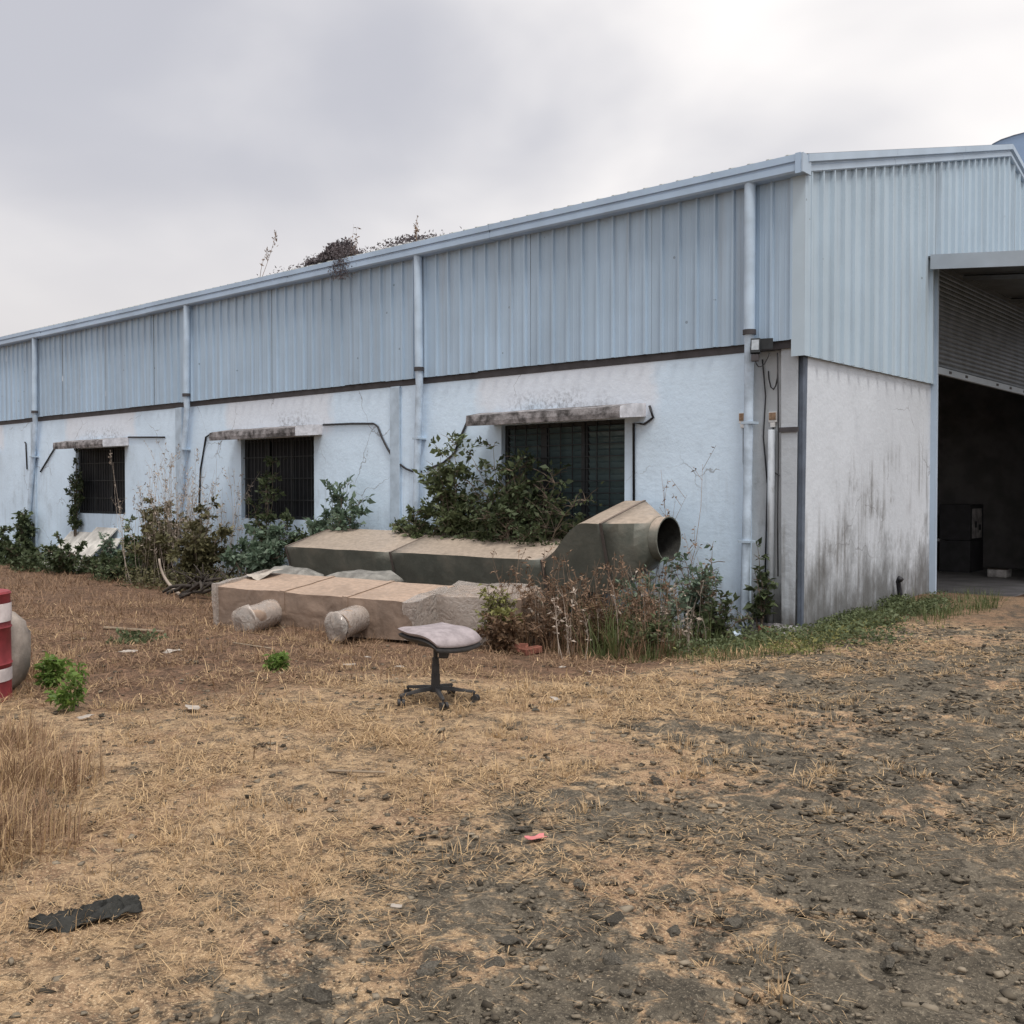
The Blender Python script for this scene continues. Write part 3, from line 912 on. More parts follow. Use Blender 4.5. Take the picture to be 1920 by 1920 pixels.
# roller shutter door
mb = MB()
rows = []
z = 3.46
while z < 5.02:
    rows.append([(-0.10, JAMB + 0.03, z), (-0.10, DOOR1 - 0.03, z)])
    rows.append([(-0.085, JAMB + 0.03, z + 0.02), (-0.085, DOOR1 - 0.03, z + 0.02)])
    rows.append([(-0.085, JAMB + 0.03, z + 0.055), (-0.085, DOOR1 - 0.03, z + 0.055)])
    z += 0.075
mb.ring(rows, False, (False, False))
sh = mb.build('shutter_curtain', M['shutter'], WH)
mb = MB().box(-0.115, -0.055, JAMB + 0.03, DOOR1 - 0.03, 3.35, 3.459)
rail = mb.build('bottom_rail', M['canopy'], sh, False, 0.006)
for yy in (5.4, 6.2, 7.9, 8.7, 9.6, 10.5):
    MB().box(-0.054, -0.045, yy, yy + 0.1, 3.39, 3.43).build('latch', M['girt'], sh)
for yy in (JAMB - 0.055, DOOR1):
    MB().box(-0.16, 0.092, yy, yy + 0.055, -0.6, 5.02).build('door_jamb', M['trim'], WH)
MB().box(-0.5, 0.03, JAMB, DOOR1, 4.97, 5.35).build('shutter_box', M['shutter'], WH)
# sloping canopy over the door
cz = lambda xv: 5.02 - 0.104 * xv
mb = MB()
mb.add([(0.03, 4.13, cz(0.03) - 0.03), (3.2, 4.13, cz(3.2) - 0.03), (3.2, 12.4, cz(3.2) - 0.03), (0.03, 12.4, cz(0.03) - 0.03),
        (0.03, 4.13, cz(0.03)), (3.2, 4.13, cz(3.2)), (3.2, 12.4, cz(3.2)), (0.03, 12.4, cz(0.03))],
       [(0, 3, 2, 1), (4, 5, 6, 7), (0, 1, 5, 4), (1, 2, 6, 5), (2, 3, 7, 6), (3, 0, 4, 7)])
can = mb.build('door_canopy', M['shutter'], WH)
for yy in (4.095, 12.401):
    mb = MB()
    mb.add([(0.088, yy, cz(0.09) - 0.2), (3.23, yy, cz(3.2) - 0.2), (3.23, yy + 0.034, cz(3.2) - 0.2), (0.088, yy + 0.034, cz(0.09) - 0.2),
            (0.088, yy, cz(0.09) + 0.015), (3.23, yy, cz(3.2) + 0.015), (3.23, yy + 0.034, cz(3.2) + 0.015), (0.088, yy + 0.034, cz(0.09) + 0.015)],
           [(0, 3, 2, 1), (4, 5, 6, 7), (0, 1, 5, 4), (1, 2, 6, 5), (2, 3, 7, 6), (3, 0, 4, 7)])
    mb.build('fascia', M['canopy'], can)
for yy in (5.6, 8.2, 10.8):
    mb = MB()
    mb.tube([(0.09, yy, cz(0.09) - 0.09), (3.15, yy, cz(3.15) - 0.09)], 0.05, 4)
    mb.build('rafter', M['shutter'], can)

# ------------------------------------------------------------------ neighbour shed with a curved blue roof, far behind
NS = empty('curved_roof_shed', (0, 30, 0), 0, 'tall shed with a curved blue sheet roof rising behind the ridge', 'shed')
prof = [(-7.05, -0.5)]
half = [(-7.05, 13.2), (-7.0, 13.8), (-6.9, 14.2), (-6.75, 14.48), (-6.55, 14.66), (-6.25, 14.76), (-5.8, 14.82), (-5.0, 14.86), (-3.0, 14.92), (0.1, 14.95)]
prof += half + [(0.2 - a, b) for a, b in reversed(half[:-1])]
prof.append((7.25, -0.5))
mb = MB()
mb.ring([[(a, 0, b) for a, b in prof[1:-1]], [(a, 26, b) for a, b in prof[1:-1]]], False, (False, False))
mb.build('curved_roof', M['bluesheet'], NS)
mb = MB()
mb.ring([[(a, 0.05, b) for a, b in prof], [(a, 25.9, b - 0.03) for a, b in prof]], True, (True, True))
mb.build('shed_wall', M['bluesheet'], NS)

# ------------------------------------------------------------------ fixtures at the corner
FL = empty('flood_light', (-0.47, -0.24, 3.2), R(20), 'black flood light clamped below the corner downpipe collar', 'lamp')
FL.scale = (0.78, 0.78, 0.85)
M['lens'] = simple('dusty_lens', (0.34, 0.38, 0.42), 0.4, 0, 0.2, 20)
rot = Matrix.Rotation(R(-14), 4, 'X')
MB().box(-0.075, 0.075, -0.03, 0.035, -0.02, 0.20, rot).build('housing', M['winframe'], FL, False, 0.01)
MB().box(-0.055, 0.055, -0.036, -0.031, 0.02, 0.17, rot).build('lens', M['lens'], FL)
MB().box(-0.06, 0.05, -0.02, 0.05, -0.13, -0.03).build('driver_box', M['girt'], FL, False, 0.008)
MB().box(-0.02, 0.26, 0.04, 0.06, 0.04, 0.19).build('bracket', M['winframe'], FL)
MB().tube([(0.0, 0.03, -0.1), (0.01, 0.04, -0.16), (0.04, 0.06, -0.2), (0.08, 0.08, -0.2), (0.13, 0.1, -0.16), (0.17, 0.12, -0.08), (0.2, 0.13, 0.0)], 0.008, 6).build('lead', M['black'], FL, True)
for xc, yc, lb in ((-0.745, 0.0, 'small white socket box with rusty cover left of the corner downpipe'), (-0.40, 0.11, 'broken rust-stained socket box inside the recessed corner')):
    J = empty('socket_box', (xc, yc, 2.44), 0, lb, 'socket box')
    MB().box(-0.055, 0.055, -0.035, -0.001, -0.07, 0.06).build('back_box', M['white_plastic'], J, False, 0.006)
    MB().box(-0.045, 0.045, -0.045, -0.036, -0.04, 0.05).build('cover', M['rusty'], J, False, 0.004)
    MB().box(-0.03, 0.035, -0.04, -0.001, -0.13, -0.072).build('gland', M['white_plastic'], J, False, 0.006)
    MB().tube([(0.0, -0.012, -0.13), (0.0, -0.012, -0.55), (0.02, -0.014, -0.68), (0.09, -0.03, -0.72)], 0.007, 5).build('lead', M['black'], J, True)

# loose bricks in the recess and in front of the dry weeds
BV = MB().box(-0.11, 0.11, -0.052, 0.052, -0.035, 0.035)
bme = None
for (xx, yy, zz, rz, lb) in ((-0.5, -0.06, 0.035, 0.2, 'clay brick at the foot of the recessed corner'), (-0.25, -0.1, 0.035, -0.3, 'clay brick under the steel corner column'),
                            (-0.38, -0.07, 0.107, 0.5, 'clay brick topmost of the little heap in the recessed corner'), (-1.80, -3.05, 0.05, 0.6, 'red brick standing among the dry weeds behind the stool'),
                            (-1.66, -2.99, 0.04, 1.3, 'darker red brick lying by the standing one in the dry weeds')):
    if bme is None:
        o = BV.build('brick', M['brick'], None, False, 0.006)
        bme = o.data
    else:
        o = link('brick', bme)
        bv = o.modifiers.new('bevel', 'BEVEL')
        bv.width = 0.006
    o.location = (xx, yy, gzf(xx, yy) + zz)
    o.rotation_euler = (random.uniform(-.1, .1) + (1.2 if 'standing among' in lb else 0), random.uniform(-.1, .1), rz)
    tag(o, lb, 'brick', 'loose bricks')

# black pipe stub at the gable foot
hp = MB().tube([(0.1, 3.02, gzf(0.1, 3.0) - 0.02), (0.08, 3.0, 0.12), (0.07, 2.97, 0.26), (0.1, 2.93, 0.31), (0.14, 2.92, 0.28)], 0.035, 8).build('hose_stub', M['black'], None, True)
tag(hp, 'bent black hose stub against the foot of the gable wall', 'hose')

# ------------------------------------------------------------------ things dimly seen inside the door
def inside(name, label, cat, loc, parts):
    e = empty(name, loc, 0, label, cat)
    for nm, b, mt in parts:
        MB().box(*b).build(nm, M[mt], e, False, 0.01)


M['in_grey'] = simple('machine_grey', (0.22, 0.23, 0.24), 0.5, 0, 0.3, 4)
M['in_dark'] = simple('machine_dark', (0.06, 0.06, 0.065), 0.6, 0, 0.3, 4)
M['in_card'] = simple('carton', (0.12, 0.09, 0.065), 0.9, 0, 0.3, 4)
M['in_pale'] = simple('dusty_pale_panel', (0.55, 0.53, 0.52), 0.8, 0, 0.5, 6)
inside('machine_cabinet', 'machine cabinet with a pale front panel in the gloom of the doorway', 'machine', (-2.6, 14.2, -0.4), [('plinth', (-.35, .35, -.5, .5, 0, .75), 'in_dark'), ('door_panel', (.351, .36, -.36, .36, .8, 1.5), 'in_pale'), ('cabinet', (-.35, .35, -.5, .5, .76, 1.6), 'in_dark'),
       ('dial', (.361, .375, -.2, -.05, 1.05, 1.2), 'in_dark'), ('dial', (.361, .375, .1, .25, .98, 1.12), 'in_dark')])
inside('carton', 'small carton with a torn pale label on the floor inside the doorway', 'carton', (-2.6, 11.2, -0.4), [('box', (-.2, .2, -.16, .16, 0, .36), 'in_card'), ('label_patch', (.201, .205, -.12, .1, .04, .13), 'in_pale')])
inside('carton', 'low pale carton at the far right of the doorway floor', 'carton', (-1.4, 13.0, -0.4), [('box', (-.2, .2, -.2, .2, 0, .17), 'in_pale'), ('flap', (-.2, .2, -.2, .0, .171, .185), 'in_card')])
inside('work_bench', 'dark work bench littered with trays inside the doorway', 'bench', (-3.6, 11.4, -0.4), [('bench_top', (-1.2, 1.2, -.7, .7, .8, .86), 'in_grey'), ('leg', (-1.15, -1.05, -.65, -.55, 0, .799), 'in_dark'), ('leg', (1.05, 1.15, -.65, -.55, 0, .799), 'in_dark'), ('leg', (-1.15, -1.05, .55, .65, 0, .799), 'in_dark'), ('leg', (1.05, 1.15, .55, .65, 0, .799), 'in_dark'), ('tray', (.5, .9, -.5, -.2, .862, .94), 'in_pale'), ('tray', (.6, 1.0, .0, .3, .862, .92), 'in_grey'), ('lower_shelf', (-1.04, 1.04, -.6, .6, .3, .34), 'in_grey'), ('tray', (.6, 1.0, -.3, .1, .342, .45), 'in_pale')])
inside('storage_rack', 'tall dark storage rack in the gloom behind the bench', 'rack', (-7.5, 13.0, -0.4), [('upright', (-1.5, -1.42, -.3, .3, 0, 2.4), 'in_dark'), ('upright', (1.42, 1.5, -.3, .3, 0, 2.4), 'in_dark'), ('shelf', (-1.41, 1.41, -.3, .3, .6, .65), 'in_grey'), ('shelf', (-1.41, 1.41, -.3, .3, 1.4, 1.45), 'in_grey'), ('shelf', (-1.41, 1.41, -.3, .3, 2.2, 2.25), 'in_grey'), ('bin', (.9, 1.3, -.25, .2, .652, .95), 'in_pale'), ('bin', (.3, .7, -.25, .2, 1.452, 1.7), 'in_card'), ('bin', (-.5, 0., -.25, .2, 1.452, 1.8), 'in_pale')])
inside('lathe', 'squat grey lathe beyond the machine cabinet', 'machine', (-4.8, 15.2, -0.4), [('bed', (-1.0, 1.0, -.3, .3, .55, .8), 'in_grey'), ('pedestal', (-.95, -.5, -.28, .28, 0, .549), 'in_dark'), ('pedestal', (.5, .95, -.28, .28, 0, .549), 'in_dark'), ('headstock', (.4, .95, -.28, .28, .801, 1.3), 'in_pale')])

# ------------------------------------------------------------------ big offset duct lying tilted against the shrubs
DU = empty('offset_duct', (-5.5, -0.9, gzf(-5.5, -0.9)), 0, 'long grey sheet-metal duct with raised bend and open round end, dusty tan on top', 'duct')
TL = R(16)
Wv = Vector((0, math.cos(TL), math.sin(TL))) * 0.98
Nv = Vector((0, -math.sin(TL), math.cos(TL)))
Dv = -Nv * 0.74
base_o = Vector(DU.location)


def front_top(xv):
    y_ = -1.40 + 0.25 * (xv + 8.18) / 5.36
    return Vector((xv, min(y_, -1.15), 0.63))


def rect(o_, n_=6, grow=0.0, deep=1.0):
    """ring of 4*n_ points round the section, starting front-top"""
    c = o_ + Wv / 2 + Dv * deep / 2
    A, B = Wv / 2 * (1 + grow), Dv * deep / 2 * (1 + grow)
    cs = [c - A - B, c + A - B, c + A + B, c - A + B]
    out = []
    for s_ in range(4):
        for t in range(n_):
            out.append(cs[s_].lerp(cs[(s_ + 1) % 4], t / n_))
    return out


def loc_(ring):
    return [tuple(Vector(p) - base_o) for p in ring]


def shell(name, stations, parent, mat, cap=(False, False), wob=0.006, sub=1):
    rings = []
    for i_, rg in enumerate(stations):
        rings.append([tuple(Vector(p) + Vector((0, 0, 1)) * random.uniform(-wob, wob)) for p in loc_(rg)])
    mb_ = MB()
    mb_.ring(rings, True, cap)
    o_ = mb_.build(name, mat, parent)
    smooth_by_angle(o_, 35)
    sm = o_.modifiers.new('thick', 'SOLIDIFY')
    sm.thickness = 0.006
    sm.offset = -1
    return o_


def flange(xo, parent, g=0.07, wd=0.022, o_=None, deep=1.0):
    f_ = o_ if o_ is not None else front_top(xo)
    r1, r2 = rect(f_ + Vector((-wd, 0, 0)), 6, g, deep), rect(f_ + Vector((wd, 0, 0)), 6, g, deep)
    r3 = rect(f_ + Vector((wd, 0, 0)), 6, 0.002, deep)
    r0 = rect(f_ + Vector((-wd, 0, 0)), 6, 0.002, deep)
    mb_ = MB()
    mb_.ring([loc_(r0), loc_(r1), loc_(r2), loc_(r3)], True, (False, False))
    return mb_.build('flange', M['flange'], parent)


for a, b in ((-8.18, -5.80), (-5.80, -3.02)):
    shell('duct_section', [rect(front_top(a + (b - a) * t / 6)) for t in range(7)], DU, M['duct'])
flange(-8.17, DU, 0.03, 0.015)
flange(-5.80, DU, 0.025, 0.018)
flange(-3.02, DU, 0.03, 0.02)
bend = []
for t in range(15):
    q = t / 14
    xv = -3.0 + (3.0 - 1.98) * q
    rise = 0.52 * float(ss(-0.06, 0.74, q))
    bend.append((front_top(xv) + Nv * rise))
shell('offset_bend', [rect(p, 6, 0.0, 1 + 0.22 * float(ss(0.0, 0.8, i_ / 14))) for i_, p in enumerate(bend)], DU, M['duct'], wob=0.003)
seam_o = bend[-1]
flange(0, DU, 0.03, 0.02, seam_o, 1.22)
r_rect = rect(seam_o + Vector((0.02, 0, 0)), 6, 0.0, 1.22)
cc_ = Vector((-1.42, -0.84, 0.95))
RC = 0.27
circ = []
for s_ in range(24):
    an = math.atan2(1, -1) + 0  # front-top corner sits at 135 deg in (rear, up) axes
    th = R(135) - 2 * math.pi * s_ / 24
    circ.append(cc_ + Vector((0, math.cos(th), math.sin(th))) * RC)
st = []
for q in (0, 0.33, 0.66, 1.0):
    st.append([a.lerp(b, q) for a, b in zip(r_rect, circ)])
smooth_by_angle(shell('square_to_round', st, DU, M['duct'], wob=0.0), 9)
co = [p + Vector((0.13, 0, 0)) for p in circ]
ci = [cc_ + Vector((0.13, 0, 0)) + (p - cc_) * 0.97 for p in circ]
cb = [cc_ + Vector((-0.35, 0, 0)) + (p - cc_) * 0.97 for p in circ]
lip = [cc_ + Vector((0.13, 0, 0)) + (p - cc_) * 1.03 for p in circ]
lip2 = [cc_ + Vector((0.11, 0, 0)) + (p - cc_) * 1.03 for p in circ]
c1_ = [cc_ + Vector((0.11, 0, 0)) + (p - cc_) for p in circ]
mb = MB()
mb.ring([loc_(circ), loc_(c1_), loc_(lip2), loc_(lip), loc_(ci)], True, (False, False))
cl_ = mb.build('round_collar', M['duct'], DU)
smooth_by_angle(cl_, 40)
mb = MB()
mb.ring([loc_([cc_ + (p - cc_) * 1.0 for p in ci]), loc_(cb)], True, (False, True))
smooth_by_angle(mb.build('mouth_shade', M['rag'], cl_), 40)  # black inside of the mouth: shade of the open end put into colour
# timber and block supports under the duct
for xx, yy, lb in ((-7.4, -0.55, 'rough concrete block under the left of the long duct'), (-3.4, -0.6, 'rough concrete block under the bend of the long duct')):
    zg = gzf(xx, yy)
    b_ = MB().box(-0.2, 0.2, -0.22, 0.22, 0, 0.22 + 0.02).build('concrete_block', M['conc'], None, False, 0.015)
    b_.location = (xx, yy, zg - 0.02)
    tag(b_, lb, 'block')

# ------------------------------------------------------------------ wrapped duct lying in front
AX = math.atan2(0.74, 2.71)
ax, pv = Vector((math.cos(AX), math.sin(AX), 0)), Vector((-math.sin(AX), math.cos(AX), 0))
BX = empty('wrapped_duct', (-5.64, -4.32, gzf(-5.64, -4.3)), AX, 'low rectangular duct wrapped in brown paper with two short round spigots', 'duct')
LB, WB = 2.82, 1.0
zg = gzf(-4.3, -3.6)
zo = BX.location.z


def bpt(s_, d_, h_):
    """local point: s along, d to the back, h 0 bottom..1 top; the top rises slightly to the rear"""
    t = s_ / LB
    top = 0.355 + (0.29 - 0.355) * t + 0.10 * d_ / WB - zo
    bot = -0.02
    return Vector((s_, d_, bot + (top - bot) * h_))


def crumple(p, a, f, sd_):
    x_, y_, z_ = p
    n1_ = float(fbm(np.array(x_ * f + z_ * 3.1), np.array(y_ * f + z_ * 2.3), 1.0, 3, sd_)) - 0.5
    n2_ = float(fbm(np.array(y_ * f + z_ * 1.7 + 9), np.array(x_ * f - z_ * 2.9), 1.0, 3, sd_ + 5)) - 0.5
    return Vector((x_ + n2_ * a * 0.5, y_ + n1_ * a, z_ + n2_ * a))


def wrapped_section(s0, s1, name, parent, mat, amp=0.035, seedv=1, grow=0.0, d0=0.0, d1=WB, fn=bpt):
    ns = max(3, int((s1 - s0) / 0.12))
    cross = [(0, t / 5) for t in range(5)] + [(t / 8, 1) for t in range(8)] + [(1, 1 - t / 5) for t in range(5)] + [(1 - t / 8, 0) for t in range(8)]
    rings = []
    for i_ in range(ns + 1):
        s_ = s0 + (s1 - s0) * i_ / ns
        rg = []
        for (u_, h_) in cross:
            p = fn(s_, d0 + (d1 - d0) * u_, h_)
            p = Vector((p.x, p.y + grow * (u_ - 0.5) * 2, p.z + grow * (h_ - 0.5) * 2))
            rg.append(tuple(crumple(p, amp, 2.6, seedv)))
        rings.append(rg)
    mb_ = MB()
    mb_.ring(rings, True, (True, True))
    o_ = mb_.build(name, mat, parent)
    smooth_by_angle(o_, 45)
    return o_


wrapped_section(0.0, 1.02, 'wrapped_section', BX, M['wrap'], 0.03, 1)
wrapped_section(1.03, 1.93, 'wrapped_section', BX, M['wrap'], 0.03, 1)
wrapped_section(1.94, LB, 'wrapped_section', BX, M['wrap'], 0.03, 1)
for s_ in (0.99, 1.90):
    wrapped_section(s_, s_ + 0.07, 'tape_seam', BX, M['wrap'], 0.03, 1, 0.012)
# torn film hanging off both ends
for (s0, s1, sv) in ((-0.04, 0.03, 13), (LB - 0.10, LB + 0.06, 17)):
    wrapped_section(s0, s1, 'plastic_film', BX, M['film'], 0.11, sv, 0.02)
fm = MB()
for i_ in range(9):
    for j_ in range(6):
        pass
rows = []
for i_ in range(10):
    rows.append([tuple(crumple(bpt(0.0 + 0.028 * i_, 0.5 + 0.095 * j_, 1) + Vector((0, 0, 0.03)), 0.12, 6.0, 23)) for j_ in range(6)])
fm.ring(rows, False, (False, False))
smooth_by_angle(fm.build('white_film_scrap', M['paper'], BX), 60)
# spigots
for (s_, L_, zc_, sv) in ((0.86, 0.62, 0.17, 31), (2.10, 0.56, 0.17, 37)):
    mb = MB()
    rings = []
    for i_ in range(9):
        q = i_ / 8
        rr_ = 0.165
        rg = []
        for a_ in range(18):
            th = 2 * math.pi * a_ / 18
            p = Vector((s_ + math.cos(th) * rr_ + 0.08 * q, 0.03 - L_ * q, zc_ + math.sin(th) * rr_ * 0.98 + 0.02 - 0.03 * q))
            rg.append(tuple(crumple(p, 0.03 + 0.07 * q, 6.0, sv)))
        rings.append(rg)
    mb.ring(rings, True, (False, False))
    sp_ = mb.build('spigot', M['wrap'] if False else M['film'], BX)
    smooth_by_angle(sp_, 50)
    mb = MB()
    rings2 = []
    for i_ in range(7):
        q = i_ / 6
        rr_ = 0.158
        rings2.append([(s_ + math.cos(2 * math.pi * a_ / 18) * rr_ + 0.08 * q * 0.95, 0.02 - L_ * q * 0.95, zc_ + math.sin(2 * math.pi * a_ / 18) * rr_ * 0.98 + 0.02 - 0.03 * q) for a_ in range(18)])
    mb.ring(rings2, True, (False, False))
    smooth_by_angle(mb.build('spigot_tube', M['wrap'], sp_), 50)
    # crumpled plastic cap closing the end
    mb = MB()
    rings = []
    for i_ in range(6):
        q = i_ / 5
        rr_ = 0.168 * math.sqrt(max(0.0, 1 - q * q)) + 0.004
        rg = []
        for a_ in range(18):
            th = 2 * math.pi * a_ / 18
            p = Vector((s_ + math.cos(th) * rr_ + 0.08, 0.03 - L_ - 0.05 * q, zc_ + math.sin(th) * rr_ * 0.98 - 0.01))
            rg.append(tuple(crumple(p, 0.13, 8.0, sv + 2)))
        rings.append(rg)
    mb.ring(rings, True, (False, True))
    smooth_by_angle(mb.build('plastic_cap', M['film'], sp_), 60)

# second wrapped piece set back at the right end
BX2 = empty('wrapped_duct', (-3.02, -3.1, gzf(-3.0, -3.0)), AX + 0.12, 'short duct piece under torn grey film at the right end of the brown one', 'duct')


def bpt2(s_, d_, h_):
    return Vector((s_, d_, -0.02 + (0.56 + 0.08 * d_) * h_))


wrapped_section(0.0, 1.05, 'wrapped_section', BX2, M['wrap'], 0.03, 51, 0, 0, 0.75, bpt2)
wrapped_section(-0.04, 1.0, 'plastic_film', BX2, M['film'], 0.09, 53, 0.03, 0, 0.75, bpt2)

# grey sacks thrown between the two ducts
def sack(loc, size, rz, label, mat, seedv, tilt=0.0, group=None, cat='sack'):
    mb_ = MB()
    rings = []
    for i_ in range(9):
        ph = -math.pi / 2 + math.pi * (i_ + 0.5) / 9
        rg = []
        for a_ in range(20):
            th = 2 * math.pi * a_ / 20
            ce, se = math.cos(th), math.sin(th)
            k_ = math.cos(ph) ** 0.6
            p = Vector((math.copysign(abs(ce) ** 0.6, ce) * k_ * size[0], math.copysign(abs(se) ** 0.6, se) * k_ * size[1], math.sin(ph) * size[2] + size[2]))
            rg.append(tuple(crumple(p, 0.30 * min(size[0], size[1]) + 0.04, 4.5 / max(size[0], 0.3), seedv)))
        rings.append(rg)
    mb_.ring(rings, True, (True, True))
    o_ = mb_.build('sack', mat)
    smooth_by_angle(o_, 60)
    o_.location = loc
    o_.rotation_euler = (tilt, 0, rz)
    return tag(o_, label, cat, group)


M['sack_pale'] = simple('dusty_grey_sack', (0.25, 0.24, 0.22), 0.85, 0, 0.45, 5, 0.4, 50)
sack((-7.0, -2.35, gzf(-7, -2.3) - 0.02), (0.55, 0.32, 0.19), 0.1, 'crushed sack bottommost at the left of the heap between the ducts', M['sack'], 61)
sack((-6.0, -2.2, gzf(-6, -2.2) - 0.02), (0.5, 0.32, 0.2), 0.25, 'lumpy dark grey sack in the middle of the heap between the ducts', M['sack'], 63)
sack((-4.95, -2.05, gzf(-5.0, -2.1) - 0.02), (0.55, 0.3, 0.21), 0.3, 'dark sack at the right of the heap behind the wrapped duct', M['sack'], 64)
sack((-6.95, -2.2, gzf(-7, -2.2) + 0.36), (0.55, 0.26, 0.14), 0.15, 'flat pale grey sack topmost at the left of the heap between the ducts', M['sack_pale'], 62, 0.1)
sack((-5.55, -2.0, gzf(-5.6, -2.1) + 0.38), (0.6, 0.26, 0.12), 0.3, 'flat grey sack topmost at the right of the heap between the ducts', M['sack_pale'], 66, 0.08)
# ------------------------------------------------------------------ swivel stool (office chair without its back)
cz_ = gzf(0.17, -6.25) + 0.012
ST = empty('office_stool', (0.17, -6.25, cz_), R(41.1), 'backless office chair with faded mauve seat on five-star castor base', 'chair')
rings = []
seat_rot = R(-45)


def seat_pt(u_, v_, top):
    """u to the front (waterfall) edge, v across; -1..1"""
    s_ = 0.245
    r_ = max(abs(u_), abs(v_))
    # rounded square
    l_ = math.hypot(u_, v_)
    if l_ > 1e-6:
        sq = r_ / l_
        k_ = (1 - 0.13 * (1 - sq) / 0.293 * r_ ** 2)
        u2, v2 = u_ * k_, v_ * k_
    else:
        u2, v2 = u_, v_
    if top:
        z_ = 0.50 + 0.035 * (1 - r_ ** 5) + 0.015 * abs(v_) ** 2 - 0.075 * max(0, u_ - 0.1) ** 2 + 0.02 * max(0, -u_ - 0.3)
    else:
        z_ = 0.475 - 0.02 * (1 - r_ ** 2) + 0.015 * abs(v_) ** 2 - 0.075 * max(0, u_ - 0.1) ** 2 + 0.02 * max(0, -u_ - 0.3)
    return Vector((u2 * s_ * 1.02, v2 * s_, z_))


G_ = 16
grid_top = [[seat_pt(-1 + 2 * i_ / G_, -1 + 2 * j_ / G_, True) for j_ in range(G_ + 1)] for i_ in range(G_ + 1)]
rotm = Matrix.Rotation(seat_rot, 4, 'Z')
off = Vector((0.03, 0.0, 0))


def seat_mesh(name, zshift, thick, mat, sc=1.0):
    mb_ = MB()
    vs, fs = [], []
    for layer in (0, 1):
        for i_ in range(G_ + 1):
            for j_ in range(G_ + 1):
                p = grid_top[i_][j_].copy()
                p.x *= sc
                p.y *= sc
                if layer == 0:
                    p.z += zshift
                else:
                    r_ = max(abs(-1 + 2 * i_ / G_), abs(-1 + 2 * j_ / G_))
                    p.z = p.z - 0.035 * (1 - r_ ** 5) + zshift - thick * (1 - 0.5 * r_ ** 6)
                    p.x *= 0.97
                    p.y *= 0.97
                vs.append(rotm @ p + off)
    n1 = G_ + 1
    for i_ in range(G_):
        for j_ in range(G_):
            a_ = i_ * n1 + j_
            fs.append((a_, a_ + n1, a_ + n1 + 1, a_ + 1))
            b_ = a_ + n1 * n1
            fs.append((b_, b_ + 1, b_ + n1 + 1, b_ + n1))
    edge = [i_ * n1 for i_ in range(G_)] + [G_ * n1 + j_ for j_ in range(G_)] + [(G_ - i_) * n1 + G_ for i_ in range(G_)] + [G_ - j_ for j_ in range(G_)]
    for q in range(len(edge)):
        a_, b_ = edge[q], edge[(q + 1) % len(edge)]
        fs.append((b_, a_, a_ + n1 * n1, b_ + n1 * n1))
    mb_.add([tuple(v_) for v_ in vs], fs)
    o_ = mb_.build(name, mat, ST)
    smooth_by_angle(o_, 70)
    return o_


seat_mesh('seat', 0.0, 0.032, M['seat'])
seat_mesh('seat_shell', -0.038, 0.035, M['chairblack'], 0.985)
MB().box(-0.10, 0.10, -0.09, 0.09, 0.405, 0.455, rotm).build('mechanism', M['chairblack'], ST, False, 0.01)
lv = MB().box(0.03, 0.10, -0.12, -0.02, 0.33, 0.404)
lv.build('back_bracket', M['chairblack'], ST, False, 0.012)
MB().tube([(0.0, 0, 0.40), (0.035, -0.03, 0.335)], 0.008, 6).build('lever', M['chrome'], ST, True)
smooth_by_angle(MB().tube([(0, 0, 0.30), (0, 0, 0.41)], 0.016, 12).build('gas_lift', M['chairblack'], ST))
cv = MB()
cv.tube([(0, 0, 0.115), (0, 0, 0.20), (0, 0, 0.201), (0, 0, 0.27), (0, 0, 0.271), (0, 0, 0.32)], [0.033, 0.032, 0.029, 0.028, 0.025, 0.024], 14)
smooth_by_angle(cv.build('column_cover', M['chairblack'], ST))
smooth_by_angle(MB().tube([(0, 0, 0.075), (0, 0, 0.12)], [0.045, 0.038], 14).build('hub', M['chairblack'], ST))
for k_ in range(5):
    an = R(-75 + 72 * k_)
    d_ = Vector((math.cos(an), math.sin(an), 0))
    s_ = Vector((-d_.y, d_.x, 0))
    mb = MB()
    rg = []
    for (r_, hw, zt, zb_) in ((0.03, 0.022, 0.115, 0.085), (0.12, 0.019, 0.108, 0.082), (0.22, 0.016, 0.092, 0.072), (0.275, 0.014, 0.086, 0.066), (0.29, 0.012, 0.078, 0.066)):
        c_ = d_ * r_
        rg.append([tuple(c_ + s_ * hw + Vector((0, 0, zb_))), tuple(c_ - s_ * hw + Vector((0, 0, zb_))), tuple(c_ - s_ * hw * 0.6 + Vector((0, 0, zt))), tuple(c_ + s_ * hw * 0.6 + Vector((0, 0, zt)))])
    mb.ring(rg, True, (True, True))
    lg = mb.build('base_leg', M['chairblack'], ST, False, 0.004)
    ca = an + random.uniform(-1.2, 1.2)
    cd = Vector((math.cos(ca), math.sin(ca), 0))
    cs = Vector((-cd.y, cd.x, 0))
    c_ = d_ * 0.278 + Vector((0, 0, 0.027)) + cd * 0.012
    mb = MB()
    for sg in (-1, 1):
        mb.tube([tuple(c_ + cs * sg * 0.006), tuple(c_ + cs * sg * 0.026)], 0.027, 14)
    mb.tube([tuple(d_ * 0.278 + Vector((0, 0, 0.035))), tuple(d_ * 0.278 + Vector((0, 0, 0.07)))], 0.008, 8)
    smooth_by_angle(mb.build('castor', M['chairblack'], lg))

